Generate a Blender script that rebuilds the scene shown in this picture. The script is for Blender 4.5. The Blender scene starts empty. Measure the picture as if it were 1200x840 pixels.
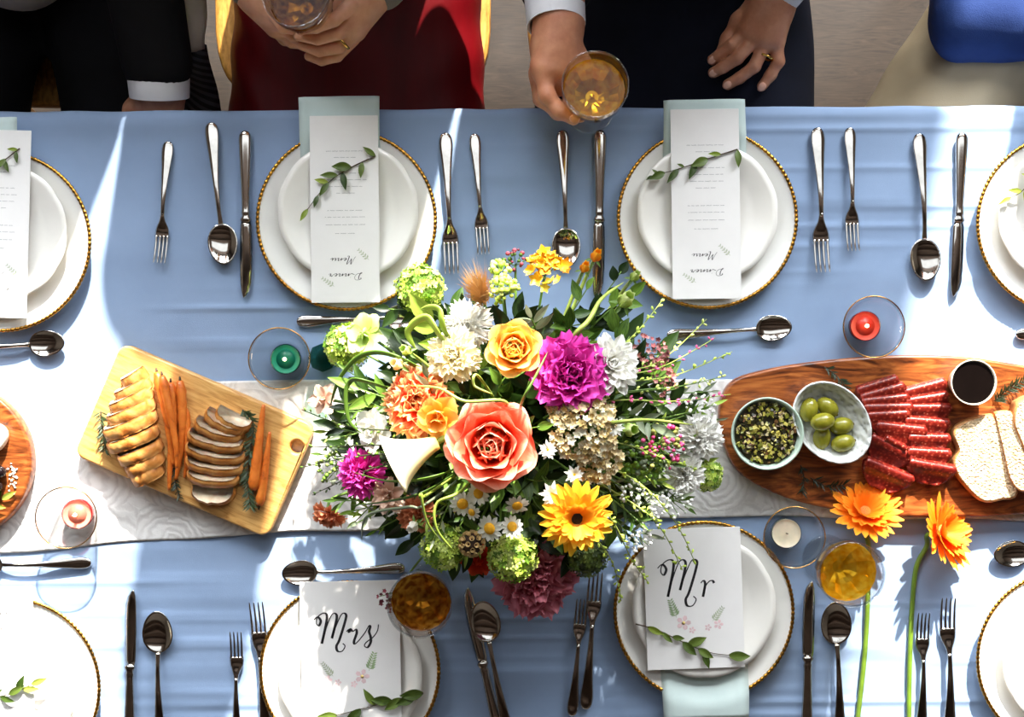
import bpy, math, random
import numpy as np
from mathutils import Vector, Matrix
R = math.radians
PI = math.pi
sc = bpy.context.scene
coll = sc.collection

# ------------------------------------------------------------------ camera, light, exposure
TZ, CZ, S = 0.75, 2.55, 0.00125          # table height, camera height, metres per pixel on the table
cd = bpy.data.cameras.new('camera')
cam = bpy.data.objects.new('camera', cd); coll.objects.link(cam)
cam.location = (0, 0, CZ); cam.rotation_euler = (0, 0, 0)
cd.sensor_width = 36; cd.lens = 36 * (CZ - TZ) / (1200 * S); cd.clip_start = 0.05
sc.camera = cam
w = bpy.data.worlds.new('world'); sc.world = w; w.use_nodes = True
w.node_tree.nodes['Background'].inputs[0].default_value = (0.80, 0.90, 1.0, 1)
w.node_tree.nodes['Background'].inputs[1].default_value = 0.5
sd = bpy.data.lights.new('sun', 'SUN'); sun = bpy.data.objects.new('sun', sd); coll.objects.link(sun)
sd.energy = 16.5; sd.angle = R(0.9); sd.color = (1.0, 0.93, 0.82)
SUN_EL = R(27.5)
sdir = Vector((-0.19, -1.0, 0)).normalized() * math.cos(SUN_EL) + Vector((0, 0, -math.sin(SUN_EL)))
sun.rotation_euler = sdir.to_track_quat('-Z', 'Y').to_euler()
sun.location = (0.6, 4, 4)
WY, WS, CEIL = 2.3, -3.2, 3.3            # window wall, rear wall, ceiling height
WINS = [(-2.35, -0.9), (-0.72, 0.72), (0.97, 2.35)]      # three tall windows behind the guests; pillars between placed to shade the table
WZ0, WZ1 = 1.15, 3.0
FILL_OPENING = (-2.2, 2.2, 0.75, 1.75)             # made-up ceiling opening for fill light and cutlery highlights: x0, x1, y0, y1
def window_light(name, x0, x1, z0, z1, y, power, face, col):
    ld = bpy.data.lights.new(name, 'AREA'); o = bpy.data.objects.new(name, ld); coll.objects.link(o)
    ld.shape = 'RECTANGLE'; ld.size = x1 - x0; ld.size_y = z1 - z0; ld.energy = power; ld.color = col
    o.location = ((x0 + x1) / 2, y, (z0 + z1) / 2)
    o.rotation_euler = (R(90) if face > 0 else R(-90), 0, 0)
for i, (a, b) in enumerate(WINS):
    window_light('window_daylight', a, b, WZ0, WZ1, WY + 0.1, 160, -1, (0.93, 0.97, 1.0))
ld = bpy.data.lights.new('added_overhead_fill', 'AREA'); lo = bpy.data.objects.new('added_overhead_fill', ld); coll.objects.link(lo)  # overhead lamp added to lift the ambient and put highlights on the cutlery
ld.shape = 'RECTANGLE'; ld.size = FILL_OPENING[1] - FILL_OPENING[0]; ld.size_y = FILL_OPENING[3] - FILL_OPENING[2]; ld.energy = 12; ld.color = (0.93, 0.97, 1.0); lo.location = (0, (FILL_OPENING[2] + FILL_OPENING[3]) / 2, CEIL + .1)
sc.view_settings.view_transform = 'Standard'; sc.view_settings.look = 'None'
sc.view_settings.exposure = 0.38; sc.view_settings.gamma = 1.0; sc.view_settings.use_curve_mapping = False

# ------------------------------------------------------------------ helpers
def P(px, py, z=TZ):
    k = S * (CZ - z) / (CZ - TZ)
    return Vector(((px - 600) * k, (420 - py) * k, z))
def T(x=0, y=0, z=0): return Matrix.Translation((x, y, z))
def RX(a): return Matrix.Rotation(a, 4, 'X')
def RY(a): return Matrix.Rotation(a, 4, 'Y')
def RZ(a): return Matrix.Rotation(a, 4, 'Z')
def SC(x, y=None, z=None): return Matrix.Diagonal((x, x if y is None else y, x if z is None else z, 1))
def aim(d, spin=0.0):                     # rotation taking local +Z to d
    return Vector(d).normalized().to_track_quat('Z', 'Y').to_matrix().to_4x4() @ RZ(spin)

class G:                                  # collects vertices and faces of ONE mesh
    def __init__(s): s.v = []; s.f = []; s.m = []; s.uv = []
    def add(s, V, F, mi=0, M=None, UV=None):
        o = len(s.v)
        if M is not None: V = [M @ Vector(p) for p in V]
        s.v.extend(tuple(p) for p in V)
        s.f.extend(tuple(i + o for i in q) for q in F); s.m.extend([mi] * len(F))
        s.uv.extend(UV if UV is not None else [(0.5, 0.5)] * len(V))
        return s
    def mesh(s, name, mats, smooth=True):
        me = bpy.data.meshes.new(name); me.from_pydata(s.v, [], s.f)
        for m in (mats if isinstance(mats, (list, tuple)) else [mats]): me.materials.append(m)
        if any(s.m): me.polygons.foreach_set('material_index', s.m)
        if smooth: me.polygons.foreach_set('use_smooth', [True] * len(s.f))
        uvl = me.uv_layers.new(name='UVMap')
        li = np.empty(len(me.loops), np.int32); me.loops.foreach_get('vertex_index', li)
        uvl.data.foreach_set('uv', np.array(s.uv, np.float32)[li].ravel())
        me.update(); return me

def ob(name, me, parent=None, M=None, kind=None):
    o = bpy.data.objects.new(name, me); coll.objects.link(o)
    if parent is not None: o.parent = parent
    if M is not None: o.matrix_basis = M
    if kind: o['kind'] = kind
    return o
def tag(o, label, cat, group=None):
    o['label'] = label; o['category'] = cat
    if group: o['group'] = group
    return o
def thing(name, label, cat, M=None, group=None):
    return tag(ob(name, None, None, M), label, cat, group)
def structure(o): o['kind'] = 'structure'; return o

def box(x0, x1, y0, y1, z0, z1):
    V = [(x, y, z) for z in (z0, z1) for y in (y0, y1) for x in (x0, x1)]
    return V, [(0, 2, 3, 1), (4, 5, 7, 6), (0, 1, 5, 4), (2, 6, 7, 3), (0, 4, 6, 2), (1, 3, 7, 5)]
def patch(nu, nv, fn):
    V = []; UV = []
    for j in range(nv + 1):
        for i in range(nu + 1):
            V.append(fn(i / nu, j / nv)); UV.append((i / nu, j / nv))
    F = [(j * (nu + 1) + i, j * (nu + 1) + i + 1, (j + 1) * (nu + 1) + i + 1, (j + 1) * (nu + 1) + i) for j in range(nv) for i in range(nu)]
    return V, F, UV
def loft(rings, cap=True):
    n = len(rings[0]); V = [p for r in rings for p in r]
    F = [(k * n + i, k * n + (i + 1) % n, (k + 1) * n + (i + 1) % n, (k + 1) * n + i) for k in range(len(rings) - 1) for i in range(n)]
    if cap: F += [tuple(range(n - 1, -1, -1)), tuple((len(rings) - 1) * n + i for i in range(n))]
    return V, F
def lathe(prof, seg=48, mod=None):
    rings = []
    for r, z in prof:
        rings.append([((r * (mod(2 * PI * i / seg, r, z) if mod else 1)) * math.cos(2 * PI * i / seg), (r * (mod(2 * PI * i / seg, r, z) if mod else 1)) * math.sin(2 * PI * i / seg), z) for i in range(seg)])
    return loft(rings, cap=True)
def smooth(pts, n=6):
    pts = [Vector(p) for p in pts]; out = []
    for i in range(len(pts) - 1):
        p0 = pts[max(0, i - 1)]; p1 = pts[i]; p2 = pts[i + 1]; p3 = pts[min(len(pts) - 1, i + 2)]
        for k in range(n):
            t = k / n
            out.append(0.5 * ((2 * p1) + (p2 - p0) * t + (2 * p0 - 5 * p1 + 4 * p2 - p3) * t * t + (3 * p1 - p0 - 3 * p2 + p3) * t ** 3))
    out.append(pts[-1]); return out
def tube(path, rad, seg=6, flat=1.0):
    path = [Vector(p) for p in path]; n = len(path); rings = []
    t0 = (path[1] - path[0]).normalized()
    u = t0.orthogonal().normalized()
    for i, p in enumerate(path):
        t = (path[min(n - 1, i + 1)] - path[max(0, i - 1)])
        t = t.normalized() if t.length > 1e-9 else t0
        u = (u - t * u.dot(t)); u = u.normalized() if u.length > 1e-6 else t.orthogonal().normalized()
        b = t.cross(u); r = rad(i / (n - 1)) if callable(rad) else rad
        rings.append([p + (u * math.cos(2 * PI * k / seg) + b * math.sin(2 * PI * k / seg) * flat) * r for k in range(seg)])
    return loft(rings)
def ell(rx, ry, rz, nu=12, nv=8, c=(0, 0, 0), bump=None):
    rings = []
    for j in range(nv + 1):
        th = PI * (0.02 + 0.96 * j / nv)
        ring = []
        for i in range(nu):
            ph = 2 * PI * i / nu; q = 1 + (bump(ph, th) if bump else 0)
            ring.append((c[0] + rx * q * math.sin(th) * math.cos(ph), c[1] + ry * q * math.sin(th) * math.sin(ph), c[2] - rz * q * math.cos(th)))
        rings.append(ring)
    return loft(rings)
def prism(pts, z0, z1):
    n = len(pts); V = [(x, y, z0) for x, y in pts] + [(x, y, z1) for x, y in pts]
    return V, [tuple(range(n - 1, -1, -1)), tuple(range(n, 2 * n))] + [(i, (i + 1) % n, n + (i + 1) % n, n + i) for i in range(n)]
def slab(name, outline, holes, thick, bevel, m):     # rounded plate with holes, lower face at z = 0
    cu = bpy.data.curves.new(name, 'CURVE'); cu.dimensions = '2D'; cu.fill_mode = 'BOTH'
    for ring in [outline] + holes:
        sp = cu.splines.new('POLY'); sp.points.add(len(ring) - 1)
        for k, p in enumerate(ring): sp.points[k].co = (p[0], p[1], 0, 1)
        sp.use_cyclic_u = True
    cu.extrude = thick / 2 - bevel; cu.bevel_depth = bevel; cu.bevel_resolution = 2; cu.offset = -bevel
    o = bpy.data.objects.new('tmp', cu); coll.objects.link(o)
    dg = bpy.context.evaluated_depsgraph_get(); me = bpy.data.meshes.new_from_object(o.evaluated_get(dg))
    bpy.data.objects.remove(o); me.name = name
    me.transform(T(0, 0, thick / 2)); me.materials.clear(); me.materials.append(m)
    return me
def rounded(w, h, r, n=6):
    out = []
    for cx, cy, a0 in ((w / 2 - r, h / 2 - r, 0), (-w / 2 + r, h / 2 - r, 90), (-w / 2 + r, -h / 2 + r, 180), (w / 2 - r, -h / 2 + r, 270)):
        for k in range(n + 1):
            a = R(a0 + 90 * k / n); out.append((cx + r * math.cos(a), cy + r * math.sin(a)))
    return out

# ------------------------------------------------------------------ materials
def lin(c): return tuple((x / 255 / 12.92) if x / 255 <= 0.04045 else ((x / 255 + 0.055) / 1.055) ** 2.4 for x in c)
class NT:
    def __init__(s, name):
        s.m = bpy.data.materials.new(name); s.m.use_nodes = True; s.t = s.m.node_tree; s.t.nodes.clear()
        s.out = s.n('ShaderNodeOutputMaterial')
    def n(s, kind, **kw):
        x = s.t.nodes.new(kind)
        for k, v in kw.items(): setattr(x, k, v)
        return x
    def l(s, a, b): s.t.links.new(a, b)
    def coord(s, which='Object', scale=(1, 1, 1), rot=(0, 0, 0)):
        c = s.n('ShaderNodeTexCoord'); mp = s.n('ShaderNodeMapping')
        mp.inputs['Scale'].default_value = scale; mp.inputs['Rotation'].default_value = rot
        s.l(c.outputs[which], mp.inputs[0]); return mp.outputs[0]
    def noise(s, vec, scale, detail=3, dist=0.0, rough=0.55):
        x = s.n('ShaderNodeTexNoise'); x.inputs['Scale'].default_value = scale; x.inputs['Detail'].default_value = detail
        x.inputs['Distortion'].default_value = dist; x.inputs['Roughness'].default_value = rough
        if vec is not None: s.l(vec, x.inputs['Vector'])
        return x.outputs['Fac']
    def ramp(s, fac, stops):
        x = s.n('ShaderNodeValToRGB'); e = x.color_ramp.elements
        while len(e) < len(stops): e.new(0.5)
        for el, (p, c) in zip(e, stops): el.position = p; el.color = (*lin(c), 1)
        s.l(fac, x.inputs[0]); return x.outputs[0]
    def bump(s, h, strength, dist=0.001):
        x = s.n('ShaderNodeBump'); x.inputs['Strength'].default_value = strength; x.inputs['Distance'].default_value = dist
        s.l(h, x.inputs['Height']); return x.outputs[0]
    def pbr(s, color=None, col=None, rough=0.5, metal=0.0, normal=None, spec=0.5, **kw):
        b = s.n('ShaderNodeBsdfPrincipled')
        if col is not None: b.inputs['Base Color'].default_value = (*lin(col), 1)
        if color is not None: s.l(color, b.inputs['Base Color'])
        b.inputs['Roughness'].default_value = rough; b.inputs['Metallic'].default_value = metal
        b.inputs['Specular IOR Level'].default_value = spec
        for k, v in kw.items(): b.inputs[k.replace('_', ' ')].default_value = v
        if normal is not None: s.l(normal, b.inputs['Normal'])
        return b
    def end(s, sh): s.l(sh.outputs[0], s.out.inputs[0]); return s.m
def plain(name, col, rough=0.5, metal=0.0, var=0.12, scale=40, spec=0.5, bump=0.0, bscale=200, **kw):
    t = NT(name); v = t.coord()
    d = tuple(max(0, c * (1 - var)) for c in col); e = tuple(min(255, c * (1 + var * 0.6)) for c in col)
    c = t.ramp(t.noise(v, scale), [(0.3, d), (0.7, e)])
    nm = t.bump(t.noise(v, bscale), bump) if bump else None
    return t.end(t.pbr(color=c, rough=rough, metal=metal, normal=nm, spec=spec, **kw))
def petal_mat(name, stops, rough=0.55, trans=0.3, streak=0.12):     # colour runs from a petal's root to its tip
    t = NT(name); c = t.n('ShaderNodeTexCoord'); sep = t.n('ShaderNodeSeparateXYZ'); t.l(c.outputs['UV'], sep.inputs[0])
    mp = t.n('ShaderNodeMapping'); mp.inputs['Scale'].default_value = (14, 1.5, 1); t.l(c.outputs['UV'], mp.inputs[0])
    nz = t.noise(mp.outputs[0], 1.0, 2)
    a = t.n('ShaderNodeMath', operation='MULTIPLY_ADD'); a.inputs[1].default_value = streak * 2; t.l(nz, a.inputs[0])
    sb = t.n('ShaderNodeMath', operation='SUBTRACT'); sb.inputs[1].default_value = streak; t.l(sep.outputs[1], sb.inputs[0]); t.l(sb.outputs[0], a.inputs[2])
    col = t.ramp(a.outputs[0], stops)
    b = t.pbr(color=col, rough=rough, spec=0.25, normal=t.bump(nz, 0.15))
    tr = t.n('ShaderNodeBsdfTranslucent'); t.l(col, tr.inputs[0])
    mx = t.n('ShaderNodeMixShader'); mx.inputs[0].default_value = trans
    t.l(b.outputs[0], mx.inputs[1]); t.l(tr.outputs[0], mx.inputs[2]); return t.end(mx)
def leaf_mat(name, a, b, rough=0.45, trans=0.2):
    t = NT(name); v = t.coord('UV', (6, 1.2, 1)); g = t.n('ShaderNodeTexCoord'); o = t.n('ShaderNodeObjectInfo')
    nz = t.noise(v, 1.6, 3)
    ad = t.n('ShaderNodeMath', operation='MULTIPLY_ADD'); ad.inputs[1].default_value = 0.5; t.l(o.outputs['Random'], ad.inputs[0]); 
    sb = t.n('ShaderNodeMath', operation='SUBTRACT'); sb.inputs[1].default_value = 0.25; t.l(nz, sb.inputs[0]); t.l(sb.outputs[0], ad.inputs[2])
    col = t.ramp(ad.outputs[0], [(0.25, a), (0.75, b)])
    p = t.pbr(color=col, rough=rough, spec=0.4, normal=t.bump(nz, 0.2))
    tr = t.n('ShaderNodeBsdfTranslucent'); t.l(col, tr.inputs[0])
    mx = t.n('ShaderNodeMixShader'); mx.inputs[0].default_value = trans
    t.l(p.outputs[0], mx.inputs[1]); t.l(tr.outputs[0], mx.inputs[2]); return t.end(mx)
def glass_mat(name, tint=(250, 252, 252), base=0.04, edge=0.75, rough=0.0):    # thin clear glass: see-through, mirror-like towards its edges
    t = NT(name); tr = t.n('ShaderNodeBsdfTransparent'); tr.inputs[0].default_value = (*lin(tint), 1)
    gl = t.n('ShaderNodeBsdfGlossy'); gl.inputs['Roughness'].default_value = rough
    lw = t.n('ShaderNodeLayerWeight'); lw.inputs[0].default_value = 0.5
    pw = t.n('ShaderNodeMath', operation='POWER'); pw.inputs[1].default_value = 4.0; t.l(lw.outputs['Facing'], pw.inputs[0])
    ml = t.n('ShaderNodeMath', operation='MULTIPLY_ADD'); ml.inputs[1].default_value = edge; ml.inputs[2].default_value = base; ml.use_clamp = True; t.l(pw.outputs[0], ml.inputs[0])
    mx = t.n('ShaderNodeMixShader'); t.l(ml.outputs[0], mx.inputs[0]); t.l(tr.outputs[0], mx.inputs[1]); t.l(gl.outputs[0], mx.inputs[2])
    return t.end(mx)
def wood_mat(name, stops, scale=(2, 16, 16), rough=0.45, dist=3.0, bumpy=0.15, nscale=6):
    t = NT(name); v = t.coord('Object', scale)
    a = t.noise(v, nscale, 5, dist); b = t.noise(t.coord('Object', (scale[0] * 3, scale[1] * 9, scale[2] * 9)), nscale, 3)
    m = t.n('ShaderNodeMath', operation='MULTIPLY_ADD'); m.inputs[1].default_value = 0.3; t.l(b, m.inputs[0])
    m2 = t.n('ShaderNodeMath', operation='SUBTRACT'); m2.inputs[1].default_value = 0.15; t.l(a, m2.inputs[0]); t.l(m2.outputs[0], m.inputs[2])
    return t.end(t.pbr(color=t.ramp(m.outputs[0], stops), rough=rough, normal=t.bump(b, bumpy)))
def fabric_mat(name, a, b, rough=0.85, weave=900, bumpy=0.25, crease=12, sheen=0.0, spec=0.2, stretch=(1, 1, 1)):
    t = NT(name); v = t.coord('Object', stretch)
    n1 = t.noise(v, crease, 4); n2 = t.noise(v, weave, 1)
    m = t.n('ShaderNodeMath', operation='MULTIPLY_ADD'); m.inputs[1].default_value = 0.25; t.l(n2, m.inputs[0]); t.l(n1, m.inputs[2])
    return t.end(t.pbr(color=t.ramp(n1, [(0.3, a), (0.7, b)]), rough=rough, spec=spec, normal=t.bump(m.outputs[0], bumpy, 0.004), Sheen_Weight=sheen))

M_floor = wood_mat('floor_boards', [(0.3, (60, 47, 34)), (0.6, (76, 60, 44)), (0.8, (88, 71, 54))], (1.5, 10, 10), 0.5)
M_ceiling = plain('ceiling_timber', (58, 42, 30), 0.8)
M_wall = plain('wall_plaster', (84, 74, 64), 0.9)
M_frame = plain('window_paint', (120, 116, 110), 0.6)
M_cloth = fabric_mat('blue_linen', (138, 160, 192), (148, 170, 202), weave=1400, bumpy=0.22, crease=9)
M_tablewood = wood_mat('table_wood', [(0.3, (90, 62, 40)), (0.7, (130, 92, 60))])
M_chair = wood_mat('chair_wood', [(0.3, (150, 98, 40)), (0.55, (196, 142, 68)), (0.8, (220, 168, 92))], (8, 2, 8), 0.35)

# ------------------------------------------------------------------ the room
structure(ob('floor', G().add(*box(-4, 4, -4, 4, -0.05, 0)).mesh('floor', M_floor, False)))
cg = G()
for bx in ((-4, 4, -4, FILL_OPENING[2]), (-4, 4, FILL_OPENING[3], WY + .2), (-4, FILL_OPENING[0], FILL_OPENING[2], FILL_OPENING[3]), (FILL_OPENING[1], 4, FILL_OPENING[2], FILL_OPENING[3])): cg.add(*box(*bx, CEIL, CEIL + .05))
structure(ob('ceiling', cg.mesh('ceiling', M_ceiling, False)))
beam = G().add(*box(-4, 4, -.09, .09, -.16, 0)).mesh('beam', M_ceiling, False)
for by in (-2.4, -1.4, -.45, .45): structure(ob('trim_%d' % (int(by * 10) + 30), beam, None, T(0, by, CEIL)))
def holed_wall(name, y0, y1, holes, z0, z1):
    g = G(); xs = [-4]
    for a, b in holes: g.add(*box(xs[-1], a, y0, y1, 0, CEIL)); g.add(*box(a, b, y0, y1, 0, z0)); g.add(*box(a, b, y0, y1, z1, CEIL)); xs.append(b)
    g.add(*box(xs[-1], 4, y0, y1, 0, CEIL))
    return structure(ob(name, g.mesh(name, M_wall, False)))
holed_wall('wall_back', WY, WY + 0.2, WINS, WZ0, WZ1)
structure(ob('wall_front', G().add(*box(-4, 4, WS - .2, WS, 0, CEIL)).mesh('wall_front', M_wall, False)))
structure(ob('wall_left', G().add(*box(-4.2, -4, -4, 4, 0, CEIL)).mesh('wall_left', M_wall, False)))
structure(ob('wall_right', G().add(*box(4, 4.2, -4, 4, 0, CEIL)).mesh('wall_right', M_wall, False)))
for i, (a, b) in enumerate(WINS):
    g = G(); f = 0.04
    g.add(*box(a, a + f, WY + .02, WY + .08, WZ0, WZ1)).add(*box(b - f, b, WY + .02, WY + .08, WZ0, WZ1))
    g.add(*box(a, b, WY + .02, WY + .08, WZ0, WZ0 + f)).add(*box(a, b, WY + .02, WY + .08, WZ1 - f, WZ1))
    structure(ob('window_%d' % (i + 1), g.mesh('window_frame', M_frame, False)))

# ------------------------------------------------------------------ table, cloth, runner
TAB = RZ(R(0.35)); TX, TY0, TY1 = 1.25, -0.66, 0.356
tb = thing('dining_table', 'long wooden table hidden under the blue tablecloth', 'table', T(0, 0, 0) @ TAB)
ob('table_top', G().add(*box(-TX, TX, TY0 + .012, TY1 - .012, TZ - 0.04, TZ - 0.008)).mesh('table_top', M_tablewood, False), tb)
leg_me = G().add(*box(-.035, .035, -.035, .035, 0, TZ - .04)).mesh('leg', M_tablewood, False)
for x in (-TX + .08, TX - .08):
    for y in (TY0 + .08, TY1 - .08): ob('leg', leg_me, tb, T(x, y, 0))

rng = np.random.default_rng(5)
def vnoise(x, y, seed):                    # smooth value noise on arrays
    r = np.random.default_rng(seed); tab = r.random((256, 256))
    xi = np.floor(x).astype(int); yi = np.floor(y).astype(int); fx = x - xi; fy = y - yi
    fx = fx * fx * (3 - 2 * fx); fy = fy * fy * (3 - 2 * fy)
    a = tab[xi % 256, yi % 256]; b = tab[(xi + 1) % 256, yi % 256]; c = tab[xi % 256, (yi + 1) % 256]; d = tab[(xi + 1) % 256, (yi + 1) % 256]
    return (a * (1 - fx) + b * fx) * (1 - fy) + (c * (1 - fx) + d * fx) * fy
def creases(x, y):
    wx = x + 0.05 * (vnoise(x * 3, y * 3, 1) - .5)
    h = 0.0034 * vnoise(wx * 2.6 + 7, y * 105, 2) ** 3 * np.clip(vnoise(x * 3 + 3, y * 4, 3) * 2.6 - 0.9, 0, 1)
    h += 0.0030 * vnoise(wx * 4, y * 26 + 9, 4) ** 4
    h += 0.0007 * vnoise(x * 7, y * 9, 6)
    return h
def np_grid(name, X, Y, Z, m, parent=None, M=None):
    nv, nu = X.shape; V = np.stack([X, Y, Z], -1).reshape(-1, 3)
    i = np.arange(nv * nu).reshape(nv, nu)
    F = np.stack([i[:-1, :-1], i[:-1, 1:], i[1:, 1:], i[1:, :-1]], -1).reshape(-1, 4)
    me = bpy.data.meshes.new(name); me.vertices.add(len(V)); me.vertices.foreach_set('co', V.ravel().astype(np.float32))
    me.loops.add(F.size); me.loops.foreach_set('vertex_index', F.ravel().astype(np.int32))
    me.polygons.add(len(F)); me.polygons.foreach_set('loop_start', np.arange(0, F.size, 4, dtype=np.int32)); me.polygons.foreach_set('loop_total', np.full(len(F), 4, np.int32))
    me.polygons.foreach_set('use_smooth', np.ones(len(F), bool)); me.update(calc_edges=True); me.validate(); me.materials.append(m)
    return ob(name, me, parent, M)
nx, top = 420, 300
xs = np.linspace(-TX - 0.0, TX + 0.0, nx)
drop = 0.085
arc = np.concatenate([np.linspace(-drop, 0, 26)[:-1], np.linspace(0, TY1 - TY0, top), (TY1 - TY0) + np.linspace(0, drop, 26)[1:]])
AA, XX = np.meshgrid(arc, xs, indexing='ij')
YY = np.clip(AA, 0, TY1 - TY0) + TY0; D = np.where(AA < 0, -AA, np.where(AA > TY1 - TY0, AA - (TY1 - TY0), 0))
sgn = np.where(AA < 0, -1.0, 1.0); rr = 0.012
ang = np.clip(D / rr, 0, PI / 2); fold = 0.004 * np.sin(XX * 38 + 2 * np.sin(XX * 9)) * np.clip(D / drop, 0, 1)
YY = YY + np.where(D > 0, sgn * (rr * np.sin(ang) + fold - 0), 0)
ZZ = TZ - np.where(D > 0, rr * (1 - np.cos(ang)) + np.clip(D - rr * PI / 2, 0, None), 0) + creases(XX, YY) * (D < 1e-9)
tc = np_grid('tablecloth', XX, YY, ZZ, M_cloth, None, TAB); tag(tc, 'pale blue linen tablecloth with fine creases covering the long table', 'tablecloth')

def lace_mat():
    t = NT('white_lace'); v = t.coord('Object', (1, 1, 1))
    wv = t.n('ShaderNodeTexWave', wave_type='RINGS', rings_direction='SPHERICAL'); wv.inputs['Scale'].default_value = 34; wv.inputs['Distortion'].default_value = 5; wv.inputs['Detail'].default_value = 2.5; wv.inputs['Detail Scale'].default_value = 1.6
    vo = t.n('ShaderNodeTexVoronoi', feature='F1'); vo.inputs['Scale'].default_value = 15; t.l(v, vo.inputs['Vector'])
    mm = t.n('ShaderNodeVectorMath', operation='SCALE'); mm.inputs['Scale'].default_value = 1.0; t.l(vo.outputs['Position'], mm.inputs[0])
    sb = t.n('ShaderNodeVectorMath', operation='SUBTRACT'); t.l(v, sb.inputs[0]); t.l(mm.outputs[0], sb.inputs[1]); t.l(sb.outputs[0], wv.inputs['Vector'])
    f = t.noise(v, 700, 1)
    mx = t.n('ShaderNodeMath', operation='MULTIPLY_ADD'); mx.inputs[1].default_value = 0.35; t.l(f, mx.inputs[0]); t.l(wv.outputs['Fac'], mx.inputs[2])
    col = t.ramp(mx.outputs[0], [(0.1, (206, 203, 201)), (0.9, (224, 222, 220))])
    return t.end(t.pbr(color=col, rough=0.9, spec=0.1, normal=t.bump(mx.outputs[0], 0.3, 0.0015)))
M_lace = lace_mat()
u = np.linspace(0, 1, 360); vv = np.linspace(0, 1, 60); VV, UU = np.meshgrid(vv, u, indexing='ij')
pxx = -300 + 1800 * UU
top_y = np.interp(pxx, [-300, 0, 340, 600, 1500], [456, 452, 445, 444, 446]); bot_y = np.interp(pxx, [-300, 0, 260, 840, 1000, 1500], [660, 648, 627, 604, 607, 612])
pyy = top_y + (bot_y - top_y) * (1 - VV) + 3 * np.sin(pxx / 31) * (1 - VV) * 0.5
RXx = (pxx - 600) * S; RYy = (420 - pyy) * S
RZz = TZ + 0.0022 + 0.0022 * vnoise(RXx * 5, RYy * 40 + 3, 11) ** 2 + 0.001 * vnoise(RXx * 30, RYy * 30, 12)
rn = np_grid('table_runner', RXx, RYy, RZz, M_lace); tag(rn, 'white lace table runner laid along the middle of the blue cloth', 'table runner')
so = rn.modifiers.new('thickness', 'SOLIDIFY'); so.thickness = 0.0012; so.offset = 1

# ------------------------------------------------------------------ people: continuous bodies from blended tapered limbs
def surface_nets(f, org, h):
    nx, ny, nz = f.shape; acc = np.zeros((nx - 1, ny - 1, nz - 1, 3)); cnt = np.zeros((nx - 1, ny - 1, nz - 1))
    I = np.indices(f.shape).transpose(1, 2, 3, 0).astype(float); sg = f < 0; quads = []; edges = []
    for ax in range(3):
        a = [slice(None)] * 3; b = [slice(None)] * 3; a[ax] = slice(0, -1); b[ax] = slice(1, None)
        f0 = f[tuple(a)]; f1 = f[tuple(b)]; cr = (sg[tuple(a)] != sg[tuple(b)])
        t = np.where(cr, f0 / np.where(cr, f0 - f1, 1), 0); pos = I[tuple(a)].copy(); pos[..., ax] += t; pos *= cr[..., None]
        o1, o2 = [k for k in range(3) if k != ax]
        for d1 in (0, 1):
            for d2 in (0, 1):
                s = [slice(None)] * 3; s[o1] = slice(d1, f.shape[o1] - 1 + d1); s[o2] = slice(d2, f.shape[o2] - 1 + d2)
                acc += pos[tuple(s)]; cnt += cr[tuple(s)]
        edges.append((ax, o1, o2, cr, sg[tuple(a)]))
    m = cnt > 0; idx = -np.ones(m.shape, int); idx[m] = np.arange(m.sum())
    V = acc[m] / cnt[m][:, None] * h + np.array(org)
    for ax, o1, o2, cr, s0 in edges:
        e = np.argwhere(cr); e = e[(e[:, o1] > 0) & (e[:, o2] > 0) & (e[:, o1] < m.shape[o1]) & (e[:, o2] < m.shape[o2])]
        ins = s0[tuple(e.T)]; q = []
        for d1, d2 in ((1, 1), (0, 1), (0, 0), (1, 0)):
            c = e.copy(); c[:, o1] -= d1; c[:, o2] -= d2; q.append(idx[tuple(c.T)])
        q = np.stack(q, 1); flip = ins if ax != 1 else ~ins
        q[~flip] = q[~flip][:, ::-1]; quads.append(q)
    return V, np.concatenate(quads)
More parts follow.
